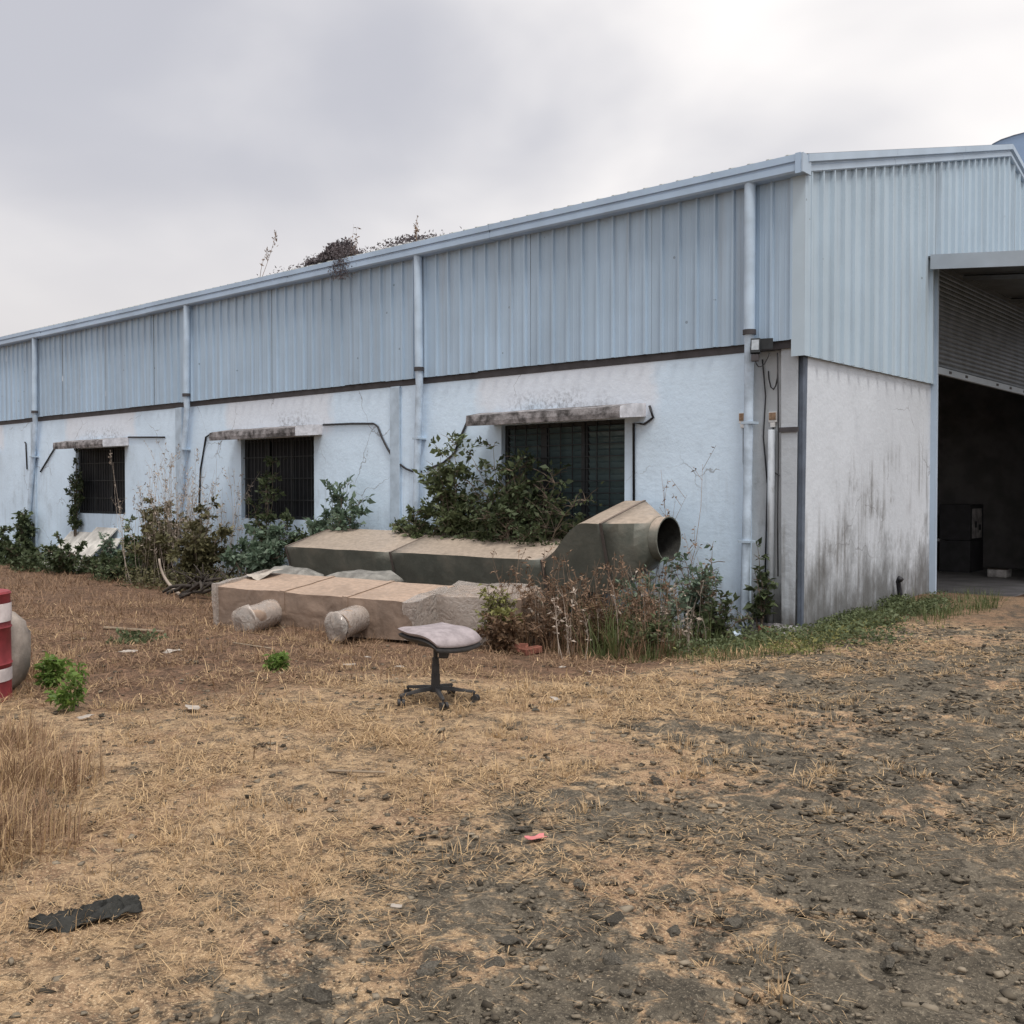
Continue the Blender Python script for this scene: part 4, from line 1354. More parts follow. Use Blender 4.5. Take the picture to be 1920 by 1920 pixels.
# ------------------------------------------------------------------ red drum and pale sack at the left edge
dx, dy = -2.565, -8.375
DR = empty('red_drum', (dx, dy, gzf(dx, dy) - 0.01), 0.0, 'red painted drum with two white bands, cut by the left picture edge', 'drum')
pr = [(0.0, 0.268), (0.015, 0.278), (0.03, 0.272), (0.27, 0.270), (0.285, 0.280), (0.30, 0.270), (0.54, 0.268), (0.555, 0.278), (0.57, 0.268), (0.79, 0.266), (0.805, 0.274), (0.82, 0.262)]
mb = MB()
mb.tube([(0, 0, z_) for z_, r_ in pr], [r_ for z_, r_ in pr], 32)
smooth_by_angle(mb.build('drum_body', M['red'], DR), 50)
for z0, z1 in ((0.16, 0.255), (0.60, 0.735)):
    mb = MB()
    mb.tube([(0, 0, z0), (0, 0, z1)], 0.2745, 32, (False, False))
    bd = mb.build('white_band', M['white_band'], DR, True)
    # dark painted strokes, unreadable in the picture
    for a0 in (-0.62, -0.48, -0.80):
        mb = MB()
        th = a0
        for q in range(2):
            t0 = th + q * 0.05
            p0 = Vector((math.cos(t0), math.sin(t0), 0)) * 0.2755
            p1 = Vector((math.cos(t0 + 0.03), math.sin(t0 + 0.03), 0)) * 0.2755
            zc_ = (z0 + z1) / 2
            h_ = (z1 - z0) * (0.28 if q == 0 else 0.16)
            mb.add([(p0.x, p0.y, zc_ - h_), (p1.x, p1.y, zc_ - h_), (p1.x, p1.y, zc_ + h_), (p0.x, p0.y, zc_ + h_)], [(0, 1, 2, 3)])
        mb.build('painted_mark', M['black'], bd)
sack((-2.83, -8.13, gzf(-2.83, -8.13) - 0.02), (0.27, 0.22, 0.33), 0.7, 'pale bulging woven sack slumped behind the red drum', M['palesack'], 81, 0.0)

# ------------------------------------------------------------------ boards leaning below the far-left window
for (x0, wd, hgt, base_y, lean_x, lb) in ((-18.6, 1.0, 0.85, -0.75, 0.2, 'off-white board leaning on the wall, leftmost of three'), (-17.5, 0.95, 0.98, -0.85, 0.35, 'off-white board leaning below the far window, middle of three'),
                                          (-16.45, 0.5, 0.75, -0.55, -0.12, 'narrow pale board leaning on the wall, rightmost of three')):
    zg = gzf(x0, base_y) - 0.02
    topy = -0.03
    mb = MB()
    a_ = [(x0, base_y, zg), (x0 + wd, base_y, zg), (x0 + wd + lean_x, topy, zg + hgt), (x0 + lean_x, topy, zg + hgt)]
    nrm = (Vector(a_[1]) - Vector(a_[0])).cross(Vector(a_[3]) - Vector(a_[0])).normalized() * -0.03
    mb.add(a_ + [tuple(Vector(p) - nrm * -1) for p in a_], [(0, 1, 2, 3), (7, 6, 5, 4), (0, 4, 5, 1), (1, 5, 6, 2), (2, 6, 7, 3), (3, 7, 4, 0)])
    tag(mb.build('leaning_board', M['board']), lb, 'board', 'boards leaning below the window')


# ------------------------------------------------------------------ vegetation
def leaves_mesh(name, P, A, L, W, mat, parent, fold=0.12):
    """P positions, A axis directions (n,3), L lengths, W widths"""
    n_ = len(P)
    A = A / np.linalg.norm(A, axis=1, keepdims=True)
    rv = rng.normal(size=(n_, 3))
    rv[:, 2] += 1.2
    S = np.cross(A, rv)
    S /= np.linalg.norm(S, axis=1, keepdims=True) + 1e-9
    Nn = np.cross(S, A)
    L_, W_ = L[:, None], W[:, None]
    V = np.stack([P, P + A * L_ * 0.45 + S * W_ * 0.5 + Nn * L_ * fold, P + A * L_ - Nn * L_ * fold * 0.8, P + A * L_ * 0.45 - S * W_ * 0.5 + Nn * L_ * fold], 1)
    F_ = np.arange(n_ * 4).reshape(n_, 4)
    return mesh_np(name, V.reshape(-1, 3), F_, mat, parent)


def blades(name, P, H, lean, az, width, mat, parent=None, droop=0.6):
    """curved tapering blades; lean 0 upright .. 1.5 lying"""
    n_ = len(P)
    d1 = np.stack([np.sin(lean) * np.cos(az), np.sin(lean) * np.sin(az), np.cos(lean)], 1)
    l2 = lean + droop * rng.uniform(0.3, 1.0, n_)
    l2 = np.minimum(l2, 1.75)
    d2 = np.stack([np.sin(l2) * np.cos(az), np.sin(l2) * np.sin(az), np.cos(l2)], 1)
    ws = np.stack([-np.sin(az), np.cos(az), np.zeros(n_)], 1) * (width[:, None] * 0.5)
    mid = P + d1 * (H * 0.55)[:, None]
    tip = mid + d2 * (H * 0.45)[:, None]
    V = np.stack([P - ws, P + ws, mid + ws * 0.8, mid - ws * 0.8, tip], 1).reshape(-1, 3)
    b = (np.arange(n_) * 5)[:, None]
    F_ = np.concatenate([b + np.array([[0, 1, 2]]), b + np.array([[0, 2, 3]]), b + np.array([[3, 2, 4]])], 0)
    return mesh_np(name, V, F_, mat, parent)


def shrub(name, label, cat, loc, h, spread, nst, leaf, nleaf, lm, sm='bark', seedv=1, lean=(0, 0), low=0.2, group=None, twig=0.3, thick=0.012, wl=0.55, flat_y=1.0, twn=4):
    rd = random.Random(seedv)
    root = empty(name, (loc[0], loc[1], loc[2] if len(loc) > 2 else gzf(loc[0], loc[1]) - 0.02), 0, label, cat, group)
    mb_ = MB()
    samples = []
    for s_ in range(nst):
        a_ = rd.uniform(0, 2 * math.pi)
        out = rd.uniform(0.15, 1.0) * spread
        hh = h * rd.choice((0.5, 0.62, 0.75, 0.85, 1.0)) * rd.uniform(0.9, 1.08) * (1 - 0.3 * (out / spread) ** 2)
        tgt = Vector((math.cos(a_) * out + lean[0], (math.sin(a_) * out) * flat_y + lean[1], hh))
        st_ = Vector((math.cos(a_) * out * 0.15, math.sin(a_) * out * 0.15 * flat_y, 0))
        pts = []
        jit = Vector((0, 0, 0))
        for q in range(7):
            t = q / 6
            jit += Vector((rd.gauss(0, 1), rd.gauss(0, 1) * flat_y, rd.gauss(0, 0.4))) * 0.025 * h
            p = st_.lerp(tgt, t) + Vector((0, 0, 0.18 * h * math.sin(math.pi * t) * (out / max(spread, .01)))) + jit * t
            p.z = max(p.z, 0.0)
            pts.append(p)
        mb_.tube(pts, [thick * (1 - 0.8 * q / 6) for q in range(7)], 4, (False, False))
        for q in range(1, 7):
            if q / 6 < low:
                continue
            for _ in range(twn):
                tl = twig * h * rd.uniform(0.4, 1.0) * (1.15 - 0.5 * q / 6)
                ta = rd.uniform(0, 2 * math.pi)
                e_ = pts[q] + Vector((math.cos(ta) * tl, math.sin(ta) * tl * flat_y, tl * rd.uniform(-0.2, 0.75)))
                e_.z = max(e_.z, 0.03)
                m_ = pts[q].lerp(e_, 0.5) + Vector((0, 0, 0.08 * tl))
                mb_.tube([pts[q], m_, e_], [thick * 0.4, thick * 0.3, thick * 0.15], 3, (False, False))
                samples.append((pts[q], m_, e_))
    stems = mb_.build('stems', M[sm], root)
    rg = np.random.default_rng(seedv)
    if nleaf and samples:
        S_ = np.array([[tuple(a), tuple(b), tuple(c)] for a, b, c in samples])
        wgt = rg.gamma(0.5, 1.0, len(S_)) + 0.04
        pick = rg.choice(len(S_), nleaf, p=wgt / wgt.sum())
        t = rg.uniform(0.15, 1.0, nleaf)[:, None]
        P_ = np.where(t < 0.5, S_[pick, 0] * (1 - 2 * t) + S_[pick, 1] * 2 * t, S_[pick, 1] * (2 - 2 * t) + S_[pick, 2] * (2 * t - 1))
        P_ = P_ + rg.normal(size=(nleaf, 3)) * 0.012 * h
        P_[:, 2] = np.maximum(P_[:, 2], 0.015)
        A_ = (S_[pick, 2] - S_[pick, 0])
        A_ = A_ / (np.linalg.norm(A_, axis=1, keepdims=True) + 1e-9) + rg.normal(size=(nleaf, 3)) * 0.8
        A_[:, 2] -= 0.15
        Ls = leaf * np.clip(rg.lognormal(-0.12, 0.38, nleaf), 0.3, 1.9)
        leaves_mesh('foliage', P_, A_, Ls, Ls * wl, M[lm], root)
    return root


def stalks(name, label, cat, loc, n_, h, spread, mat, seedv, head=0.15, group=None, lean=(0, 0), r_=0.005, wide=1.0):
    """tall dry stalks with wispy side branches and seed heads"""
    rd = random.Random(seedv)
    root = empty(name, (loc[0], loc[1], loc[2] if len(loc) > 2 else gzf(loc[0], loc[1]) - 0.02), 0, label, cat, group)
    mb_ = MB()
    P_, A_, L_ = [], [], []
    for s_ in range(n_):
        b_ = Vector((rd.uniform(-1, 1) * spread * wide, rd.uniform(-1, 1) * spread * 0.5, 0))
        hh = h * rd.uniform(0.45, 1.0)
        tp = b_ + Vector((rd.gauss(0, 0.13) * hh + lean[0] * hh, rd.gauss(0, 0.08) * hh + lean[1] * hh, hh))
        bow = Vector((rd.gauss(0, 0.06), rd.gauss(0, 0.04), 0)) * hh
        pts = [b_.lerp(tp, q / 4) + bow * math.sin(math.pi * q / 4) for q in range(5)]
        mb_.tube(pts, [r_ * (1 - 0.7 * q / 4) for q in range(5)], 3, (False, False))
        for _ in range(rd.randint(2, 6)):
            t = rd.uniform(0.35, 0.98)
            p = b_.lerp(tp, t) + bow * math.sin(math.pi * t)
            ln = hh * rd.uniform(0.06, 0.2)
            a_ = rd.uniform(0, 6.28)
            e_ = p + Vector((math.cos(a_) * ln * 0.6, math.sin(a_) * ln * 0.4, ln * 0.75))
            mb_.tube([p, e_], [r_ * 0.5, r_ * 0.3], 3, (False, False))
            for q in range(3):
                P_.append(p.lerp(e_, rd.uniform(0.5, 1)))
                A_.append((rd.gauss(0, 1), rd.gauss(0, 1), rd.gauss(0.2, 0.7)))
                L_.append(rd.uniform(0.03, 0.075))
        if rd.random() < head:
            for q in range(26):
                P_.append(tp + Vector((rd.gauss(0, 0.012), rd.gauss(0, 0.012), rd.uniform(-0.22, 0.06))))
                A_.append((rd.gauss(0, .5), rd.gauss(0, .5), 1))
                L_.append(rd.uniform(0.03, 0.06))
    mb_.build('stalks', M[mat], root)
    if P_:
        L_ = np.array(L_)
        leaves_mesh('dry_leaves', np.array([tuple(p) for p in P_]), np.array(A_, float), L_, L_ * 0.35, M[mat], root)
    return root


# dense shrub growing over the louvred window
shrub('shrub', 'large dense dark green shrub covering the lower louvred window', 'shrub', (-3.95, -0.42), 2.4, 1.35, 44, 0.074, 9500, 'leaf_dark', seedv=3, flat_y=0.28, low=0.25, twig=0.24, lean=(-0.1, 0), twn=6)
shrub('shrub', 'tall loose green shrub reaching the sunshade left of the louvred window', 'shrub', (-5.3, -0.40), 2.75, 0.85, 20, 0.09, 5200, 'leaf_mid', seedv=4, flat_y=0.35, low=0.3, twig=0.17, lean=(0.15, 0))
shrub('shrub', 'rounded mid-green shrub at the foot of the second downpipe', 'shrub', (-6.2, -0.45), 1.65, 0.6, 15, 0.08, 3200, 'leaf_mid', seedv=5, flat_y=0.4, low=0.3, twig=0.2)
shrub('shrub', 'pale grey-green leafy shrub between the barred window and the pilaster', 'shrub', (-8.05, -0.42), 2.05, 0.62, 20, 0.095, 3600, 'leaf_pale', seedv=6, flat_y=0.4, low=0.35, twig=0.17)
shrub('shrub', 'sparse dark climber in front of the middle barred window', 'shrub', (-10.0, -0.35), 2.35, 0.95, 12, 0.075, 2300, 'leaf_dark', seedv=7, flat_y=0.3, low=0.3, twig=0.15)
shrub('shrub', 'pale green undergrowth below the middle barred window', 'shrub', (-9.8, -0.9), 1.4, 0.85, 20, 0.09, 4200, 'leaf_pale', seedv=8, flat_y=0.5, low=0.2, twig=0.22)
shrub('shrub', 'olive brown scrub at the left end of the long duct', 'shrub', (-10.9, -1.3), 1.45, 0.95, 26, 0.075, 6000, 'leaf_olive', seedv=9, flat_y=0.5, low=0.15, twig=0.22)
shrub('shrub', 'dark olive scrub tangled with dry stalks at the third downpipe', 'shrub', (-12.5, -1.1), 1.6, 1.0, 26, 0.08, 6000, 'leaf_olive', seedv=10, flat_y=0.5, low=0.15, twig=0.22)
shrub('shrub', 'green bush just left of the third downpipe', 'shrub', (-13.7, -0.9), 1.15, 0.65, 14, 0.09, 2400, 'leaf_mid', seedv=12, flat_y=0.5, low=0.15, twig=0.24)
shrub('shrub', 'slender pale weed standing alone between the boards and the third downpipe', 'shrub', (-14.9, -0.9), 1.0, 0.35, 9, 0.07, 900, 'leaf_pale', seedv=13, flat_y=0.6, low=0.15, twig=0.18)
shrub('shrub', 'dark green weeds growing over the foot of the leaning boards', 'shrub', (-16.3, -1.2), 0.75, 0.8, 16, 0.085, 2300, 'leaf_dark', seedv=14, flat_y=0.5, low=0.1, twig=0.28)
shrub('shrub', 'green weeds in front of the leftmost leaning board', 'shrub', (-18.3, -1.2), 0.75, 0.8, 14, 0.09, 1800, 'leaf_dark', seedv=15, flat_y=0.5, low=0.1, twig=0.28)
shrub('climber', 'dark leafy climber wrapped round the fourth downpipe', 'climber', (-20.35, -0.3), 1.6, 0.35, 12, 0.1, 1700, 'leaf_dark', seedv=16, flat_y=0.6, low=0.1, twig=0.16)
shrub('shrub', 'dark green bush at the left picture edge by the wall', 'shrub', (-20.9, -0.9), 1.0, 0.9, 14, 0.1, 1900, 'leaf_dark', seedv=17, flat_y=0.5, low=0.1, twig=0.26)
shrub('climber', 'vine hanging down the left side of the far barred window', 'climber', (-18.0, -0.12, 0.35), 2.1, 0.22, 8, 0.085, 1000, 'leaf_dark', seedv=18, flat_y=0.3, low=0.0, twig=0.09)
shrub('shrub', 'low green hedge of weeds between the boards and the dry scrub', 'shrub', (-14.3, -1.2), 0.5, 1.4, 26, 0.08, 3000, 'leaf_dark', seedv=19, flat_y=0.3, low=0.0, twig=0.4)
stalks('dry_stalks', 'cluster of pale dry stalks in front of the third downpipe', 'weed', (-12.3, -1.0), 90, 2.6, 1.0, 'stalk', 20, 0.2)
stalks('dry_stalks', 'thin pale stalks left of the middle barred window', 'weed', (-11.4, -0.8), 40, 2.3, 0.8, 'stalk', 21, 0.1)
# weeds right of the duct
shrub('dry_bush', 'russet dry bush in front of the duct bend', 'bush', (-1.75, -2.6), 0.8, 0.62, 26, 0.045, 1000, 'leaf_brown', 'stalk_brown', 22, flat_y=0.7, low=0.1, twig=0.24, wl=0.4)
shrub('dry_bush', 'tangled russet dry bush right of the red bricks', 'bush', (-1.25, -2.25), 0.75, 0.6, 24, 0.045, 1100, 'leaf_brown', 'stalk_brown', 23, flat_y=0.7, low=0.1, twig=0.3, wl=0.4)
stalks('dry_stalks', 'tall brown dry stalks crossing the duct bend', 'weed', (-1.85, -2.5), 46, 1.15, 0.6, 'stalk_brown', 24, 0.0)
stalks('dry_stalks', 'pale straw-coloured stalks among the russet bushes', 'weed', (-1.6, -2.65), 22, 0.8, 0.75, 'stalk', 45, 0.0)
stalks('dry_stalks', 'pale dry stalks standing in the green weeds below the round duct end', 'weed', (-0.9, -1.7), 28, 0.9, 0.6, 'stalk', 46, 0.0)
stalks('dry_stalks', 'thin brown stalks between the bricks and the green weeds', 'weed', (-1.05, -2.1), 60, 1.1, 0.6, 'stalk_brown', 25, 0.05)
shrub('shrub', 'small yellow-green bush behind the stool seat', 'shrub', (-2.2, -3.05), 0.72, 0.34, 14, 0.05, 1500, 'leaf_yellow', seedv=26, flat_y=0.8, low=0.25, twig=0.26)
shrub('dry_bush', 'dark brown withered clump below the yellow-green bush', 'bush', (-1.95, -3.15), 0.4, 0.42, 18, 0.05, 1600, 'leaf_brown', 'stalk_brown', 27, flat_y=0.7, low=0.0, twig=0.4)
shrub('weed', 'green weed with upright leafy stems below the round duct end', 'weed', (-1.0, -1.55), 1.05, 0.5, 18, 0.055, 1500, 'leaf_pale', seedv=28, flat_y=0.7, low=0.15, twig=0.2)
shrub('weed', 'pale green feathery weed left of the corner downpipe', 'weed', (-0.95, -0.7), 1.15, 0.45, 16, 0.06, 1500, 'leaf_pale', seedv=29, flat_y=0.6, low=0.15, twig=0.2)
shrub('weed', 'dark leafy weed touching the foot of the corner downpipe', 'weed', (-0.62, -0.85), 0.62, 0.42, 14, 0.07, 800, 'leaf_dark', seedv=30, flat_y=0.6, low=0.1, twig=0.3)
shrub('weed', 'low mixed green weed at the edge of the bare earth', 'weed', (-0.85, -2.15), 0.5, 0.55, 18, 0.05, 1900, 'leaf_mid', seedv=31, flat_y=0.7, low=0.05, twig=0.34)
shrub('weed', 'slim climbing weed inside the recessed corner', 'weed', (-0.45, -0.1), 1.1, 0.12, 6, 0.085, 330, 'leaf_dark', seedv=32, flat_y=0.5, low=0.2, twig=0.1)
stalks('dry_stalks', 'long thin stem leaning above the round duct end', 'weed', (-1.7, -0.3), 4, 2.4, 0.2, 'stalk_brown', 33, 0.0, None, (0.2, 0), 0.006)
stalks('dry_stalks', 'wispy stems in front of the wall left of the corner', 'weed', (-1.2, -0.7), 12, 1.3, 0.45, 'stalk_brown', 34, 0.0)
# bright weeds in the yard
shrub('weed', 'bright green leafy weed beside the red drum', 'weed', (-2.55, -7.82), 0.34, 0.13, 8, 0.05, 420, 'leaf_bright', 'leaf_bright', 35, low=0.1, twig=0.25, thick=0.005)
shrub('weed', 'bright green weed nearer the camera than the one by the drum', 'weed', (-1.6, -8.08), 0.34, 0.11, 7, 0.045, 360, 'leaf_bright', 'leaf_bright', 36, low=0.1, twig=0.25, thick=0.005)
shrub('weed', 'small bright green tuft alone in front of the wrapped duct', 'weed', (-1.83, -6.17), 0.17, 0.10, 10, 0.045, 420, 'leaf_bright', 'leaf_bright', 37, low=0.0, twig=0.4, thick=0.004)
shrub('weed', 'dull green creeping weed on the brown litter', 'weed', (-4.2, -6.25), 0.14, 0.35, 14, 0.045, 500, 'leaf_mid', 'leaf_mid', 38, low=0.0, twig=0.6, thick=0.004)

# growth on the roof edge
rz_ = lambda yv: 5.47 + SLOPE * (yv + 0.19)
RH = empty('dry_creeper', (-8.75, 0.18, rz_(0.18)), 0, 'dark rounded heap of dry creeper on the roof edge', 'creeper')
Ps_ = []
for (cx_, cy_, cr_, ch_, nn_) in ((0.0, 0.0, 0.34, 0.30, 2600), (0.16, 0.0, 0.25, 0.33, 1600), (-0.25, -0.03, 0.22, 0.16, 900), (0.38, -0.05, 0.2, 0.14, 700), (-0.55, -0.08, 0.18, 0.09, 400)):
    th = rng.uniform(0, 2 * np.pi, nn_)
    cth = rng.uniform(0, 1, nn_)
    rr = rng.uniform(0.2, 1, nn_) ** 0.45 * (1 + 0.12 * np.sin(3 * th + cx_ * 9))
    Ps_.append(np.stack([cx_ + rr * np.sqrt(1 - cth ** 2) * np.cos(th) * cr_, cy_ + rr * np.sqrt(1 - cth ** 2) * np.sin(th) * cr_ * 0.8, rr * cth * ch_], 1))
P_ = np.concatenate(Ps_)
nl = len(P_)
P_ = P_ + rng.normal(size=P_.shape) * 0.016
leaves_mesh('dry_leaves', P_, rng.normal(size=(nl, 3)), rng.uniform(0.04, 0.08, nl), rng.uniform(0.02, 0.04, nl), M['creeper'], RH)
nl = 1100
t = np.where(rng.uniform(0, 1, nl) < 0.5, rng.normal(0.0, 0.7, nl), rng.normal(1.9, 0.35, nl))
hh = 0.02 + 0.10 * np.exp(-((t + 0.3) / 0.5) ** 2) + 0.07 * np.exp(-((t - 1.8) / 0.4) ** 2)
P_ = np.stack([t, rng.uniform(-0.3, 0.05, nl), rng.uniform(0, 1, nl) * hh], 1)
leaves_mesh('trailing_leaves', P_, rng.normal(size=(nl, 3)), rng.uniform(0.03, 0.07, nl), rng.uniform(0.015, 0.03, nl), M['creeper'], RH)
nl = 700
t = rng.normal(0.55, 0.13, nl)
P_ = np.stack([t, rng.uniform(-0.44, -0.40, nl), rng.uniform(-0.45, 0.1, nl)], 1)
leaves_mesh('hanging_leaves', P_, rng.normal(size=(nl, 3)), rng.uniform(0.03, 0.06, nl), rng.uniform(0.01, 0.025, nl), M['creeper'], RH)
stalks('dry_stalks', 'single bent grass stalk on the roof left of the creeper heap', 'weed', (-10.65, -0.1, rz_(-0.1)), 2, 0.85, 0.05, 'stalk_brown', 41, 1.0, None, (0.45, 0), 0.006)
stalks('dry_stalks', 'upright seed head on the roof edge above the second downpipe', 'weed', (-6.45, -0.1, rz_(-0.1)), 2, 0.5, 0.04, 'stalk_brown', 43, 1.0, None, (0.1, 0), 0.007)
stalks('dry_stalks', 'faint wispy stalks on the roof right of the creeper heap', 'weed', (-8.1, -0.1, rz_(-0.1)), 4, 0.6, 0.15, 'stalk_brown', 44, 0.0, None, (0.1, 0), 0.003)

# ------------------------------------------------------------------ pile of dead branches left of the wrapped duct
for k_ in range(11):
    rd = random.Random(900 + k_)
    bx, by = -9.6 + rd.uniform(-0.7, 0.9), -2.0 + rd.uniform(-0.5, 0.6)
    a_ = rd.uniform(-0.5, 0.9)
    L_ = rd.uniform(0.9, 1.8)
    z0 = gzf(bx, by)
    pts = []
    for q in range(7):
        t = q / 6 - 0.5
        pts.append((bx + math.cos(a_) * L_ * t + rd.gauss(0, 0.03), by + math.sin(a_) * L_ * t * 0.6 + rd.gauss(0, 0.03), z0 + 0.06 + 0.32 * (t + 0.5) * rd.uniform(0.5, 1.0) + 0.12 * (1 - (2 * t) ** 2) * rd.random()))
    mb = MB().tube(pts, [rd.uniform(0.02, 0.045) * (1 - 0.07 * q) for q in range(7)], 7)
    for _ in range(3):
        q = rd.randint(2, 5)
        e_ = Vector(pts[q]) + Vector((rd.gauss(0, 0.2), rd.gauss(0, 0.12), rd.uniform(0.05, 0.3)))
        mb.tube([pts[q], Vector(pts[q]).lerp(e_, 0.5) + Vector((0, 0, 0.03)), e_], [0.016, 0.011, 0.006], 5)
    tag(mb.build('dead_branch', M['deadwood'], None, True), 'dark dead branch in the pile left of the brown wrapped duct', 'branch', 'pile of dead branches')
o = MB().tube([(-10.75 + 0.5 * (q / 9) ** 2.2, -2.15 + 0.12 * q / 9, 0.36 - 0.62 * (q / 9) ** 0.8) for q in range(10)], [0.018 + 0.016 * q / 9 for q in range(10)], 7).build('curved_root', M['stalk'], None, True)
tag(o, 'pale curved root arching out of the dry scrub', 'root')

# ------------------------------------------------------------------ ground scatter
def scatter(n_, x0, x1, y0, y1):
    return rng.uniform(x0, x1, n_), rng.uniform(y0, y1, n_)


CX, CY = 5.43, -11.44
VX, VY = -math.sin(R(41.1)), math.cos(R(41.1))


def depth(x_, y_):
    return (x_ - CX) * VX + (y_ - CY) * VY


# lying straw
bx, by = scatter(610000, -9.5, 8.5, -11.6, 0.5)
dd = depth(bx, by)
lat = np.abs((bx - CX) * VY - (by - CY) * VX)
keep = (dd > 1.2) & (lat < dd * 0.7 + 1.6)
patchn = fbm(bx, by, 2.1, 4, 77)
pstraw = (1 - 0.82 * track(bx, by)) * (0.07 + 1.6 * ss(0.45, 0.60, patchn)) * np.clip(4.6 / np.maximum(dd, 2.5), 0.16, 1.0)
pstraw = pstraw * (1 - 0.35 * brownf(bx, by)) * ss(1.2, -0.6, by + 0 * bx)
keep &= rng.uniform(0, 1, len(bx)) < pstraw * 0.8
bx, by, dd = bx[keep], by[keep], dd[keep]
nb = len(bx)
bz = gz(bx, by) + 0.004 + rng.uniform(0, 0.02, nb)
isb = rng.uniform(0, 1, nb) < (0.12 + 0.75 * brownf(bx, by))
far = np.clip(dd / 4.0, 0.8, 2.6)
H_ = np.clip(rng.lognormal(math.log(0.05), 0.5, nb), 0.015, 0.17) * np.sqrt(far)
ln_ = np.where(track(bx, by) > 0.4, rng.uniform(1.3, 1.62, nb), np.where(rng.uniform(0, 1, nb) < 0.75, rng.uniform(1.25, 1.62, nb), rng.uniform(0.5, 1.4, nb)))
az_ = rng.uniform(0, 2 * np.pi, nb)
wd_ = rng.uniform(0.002, 0.0042, nb) * far
Pb = np.stack([bx, by, bz], 1)
for nm, mk, mt, lb in (('dry_straw', ~isb, 'straw', 'pale dry straw lying over the yard'), ('brown_litter', isb, 'straw_brown', 'brown withered grass litter near the wall')):
    o = blades(nm, Pb[mk], H_[mk], ln_[mk], az_[mk], wd_[mk], M[mt], None, 0.5)
    tag(o, lb, 'straw', None, 'stuff')

# coarser withered grass farther left, below the wall
fx_, fy_ = scatter(16000, -19.0, -7.0, -6.5, -1.2)
kf = rng.uniform(0, 1, 16000) < 0.25 + 0.9 * ss(0.42, 0.6, fbm(fx_, fy_, 1.1, 3, 78))
fx_, fy_ = fx_[kf], fy_[kf]
nf_ = len(fx_)
o = blades('brown_litter', np.stack([fx_, fy_, gz(fx_, fy_) + 0.005], 1), rng.uniform(0.06, 0.22, nf_), rng.uniform(0.5, 1.6, nf_), rng.uniform(0, 2 * np.pi, nf_), rng.uniform(0.006, 0.013, nf_), M['straw_brown'], None, 0.5)
tag(o, 'withered brown grass on the far left slope', 'straw', None, 'stuff')

# standing tufts
def tufts(name, label, pts, nper, h, mat, wdt, spread, lean=0.6, kind='stuff', cat='grass'):
    Ps, Hs, Ls, As, Ws = [], [], [], [], []
    for (x_, y_) in pts:
        s_ = rng.uniform(0.6, 1.3)
        k_ = max(4, int(nper * s_))
        a_ = rng.uniform(0, 2 * np.pi, k_)
        rr_ = rng.uniform(0, 1, k_) ** 0.7 * spread * s_
        X_, Y_ = x_ + np.cos(a_) * rr_, y_ + np.sin(a_) * rr_
        Ps.append(np.stack([X_, Y_, gz(X_, Y_) - 0.01], 1))
        Hs.append(h * s_ * rng.uniform(0.4, 1.1, k_))
        Ls.append(np.abs(rng.normal(0, 1, k_)) * lean)
        As.append(a_ + rng.normal(0, 0.6, k_))
        Ws.append(wdt * rng.uniform(0.6, 1.3, k_))
    o_ = blades(name, np.concatenate(Ps), np.concatenate(Hs), np.minimum(np.concatenate(Ls), 1.5), np.concatenate(As), np.concatenate(Ws), M[mat], None, 0.7)
    return tag(o_, label, cat, None, kind)


tx, ty = scatter(1850, 0.5, 8.5, -10.5, -0.5)
k_ = rng.uniform(0, 1, 1850) < 0.6 * ss(0.4, 0.6, fbm(tx, ty, 0.8, 3, 99))
tufts('dry_tufts', 'small pale dry tufts dotted over the gravel', list(zip(tx[k_], ty[k_])), 46, 0.075, 'straw', 0.0045, 0.06, 1.5)
tx, ty = scatter(700, -6.0, 2.6, -10.3, -4.2)
tufts('dry_tufts', 'short standing dry grass on the straw', list(zip(tx, ty)), 22, 0.10, 'straw', 0.004, 0.10, 0.9)
tx, ty = scatter(420, -9.5, -1.0, -7.6, -1.2)
tufts('withered_tufts', 'withered brown grass on the slope below the wall', list(zip(tx, ty)), 22, 0.15, 'straw_brown', 0.006, 0.18, 1.1)
# tall dry grass clump at the left edge, counted clumps
for (x_, y_, s_, lb) in ((0.75, -9.62, 1.0, 'tall brown dry grass clump at the left picture edge, nearest the camera'), (-0.1, -9.1, 1.0, 'tall dry grass clump at the left picture edge behind the nearest one'),
                         (-0.95, -8.85, 0.8, 'dry grass clump in front of the red drum'), (-3.3, -7.6, 0.75, 'pale wiry grass clump behind the pale sack')):
    e = empty('grass_clump', (0, 0, 0), 0, lb, 'grass')
    n_ = int(1700 * s_)
    a_ = rng.uniform(0, 2 * np.pi, n_)
    rr_ = rng.uniform(0, 1, n_) ** 0.8 * 0.42 * s_
    X_, Y_ = x_ + np.cos(a_) * rr_ * 1.2, y_ + np.sin(a_) * rr_
    P_ = np.stack([X_, Y_, gz(X_, Y_) - 0.01], 1)
    m_ = rng.uniform(0, 1, n_) < 0.6
    for nm, q, mt in (('blades', m_, 'straw_brown'), ('pale_blades', ~m_, 'straw')):
        blades(nm, P_[q], (rng.uniform(0.06, 0.32, n_) * s_)[q], np.abs(rng.normal(0, 1.0, n_)).clip(0, 1.5)[q], (a_ + rng.normal(0, 1.4, n_))[q], rng.uniform(0.003, 0.006, n_)[q], M[mt], e, 0.9)

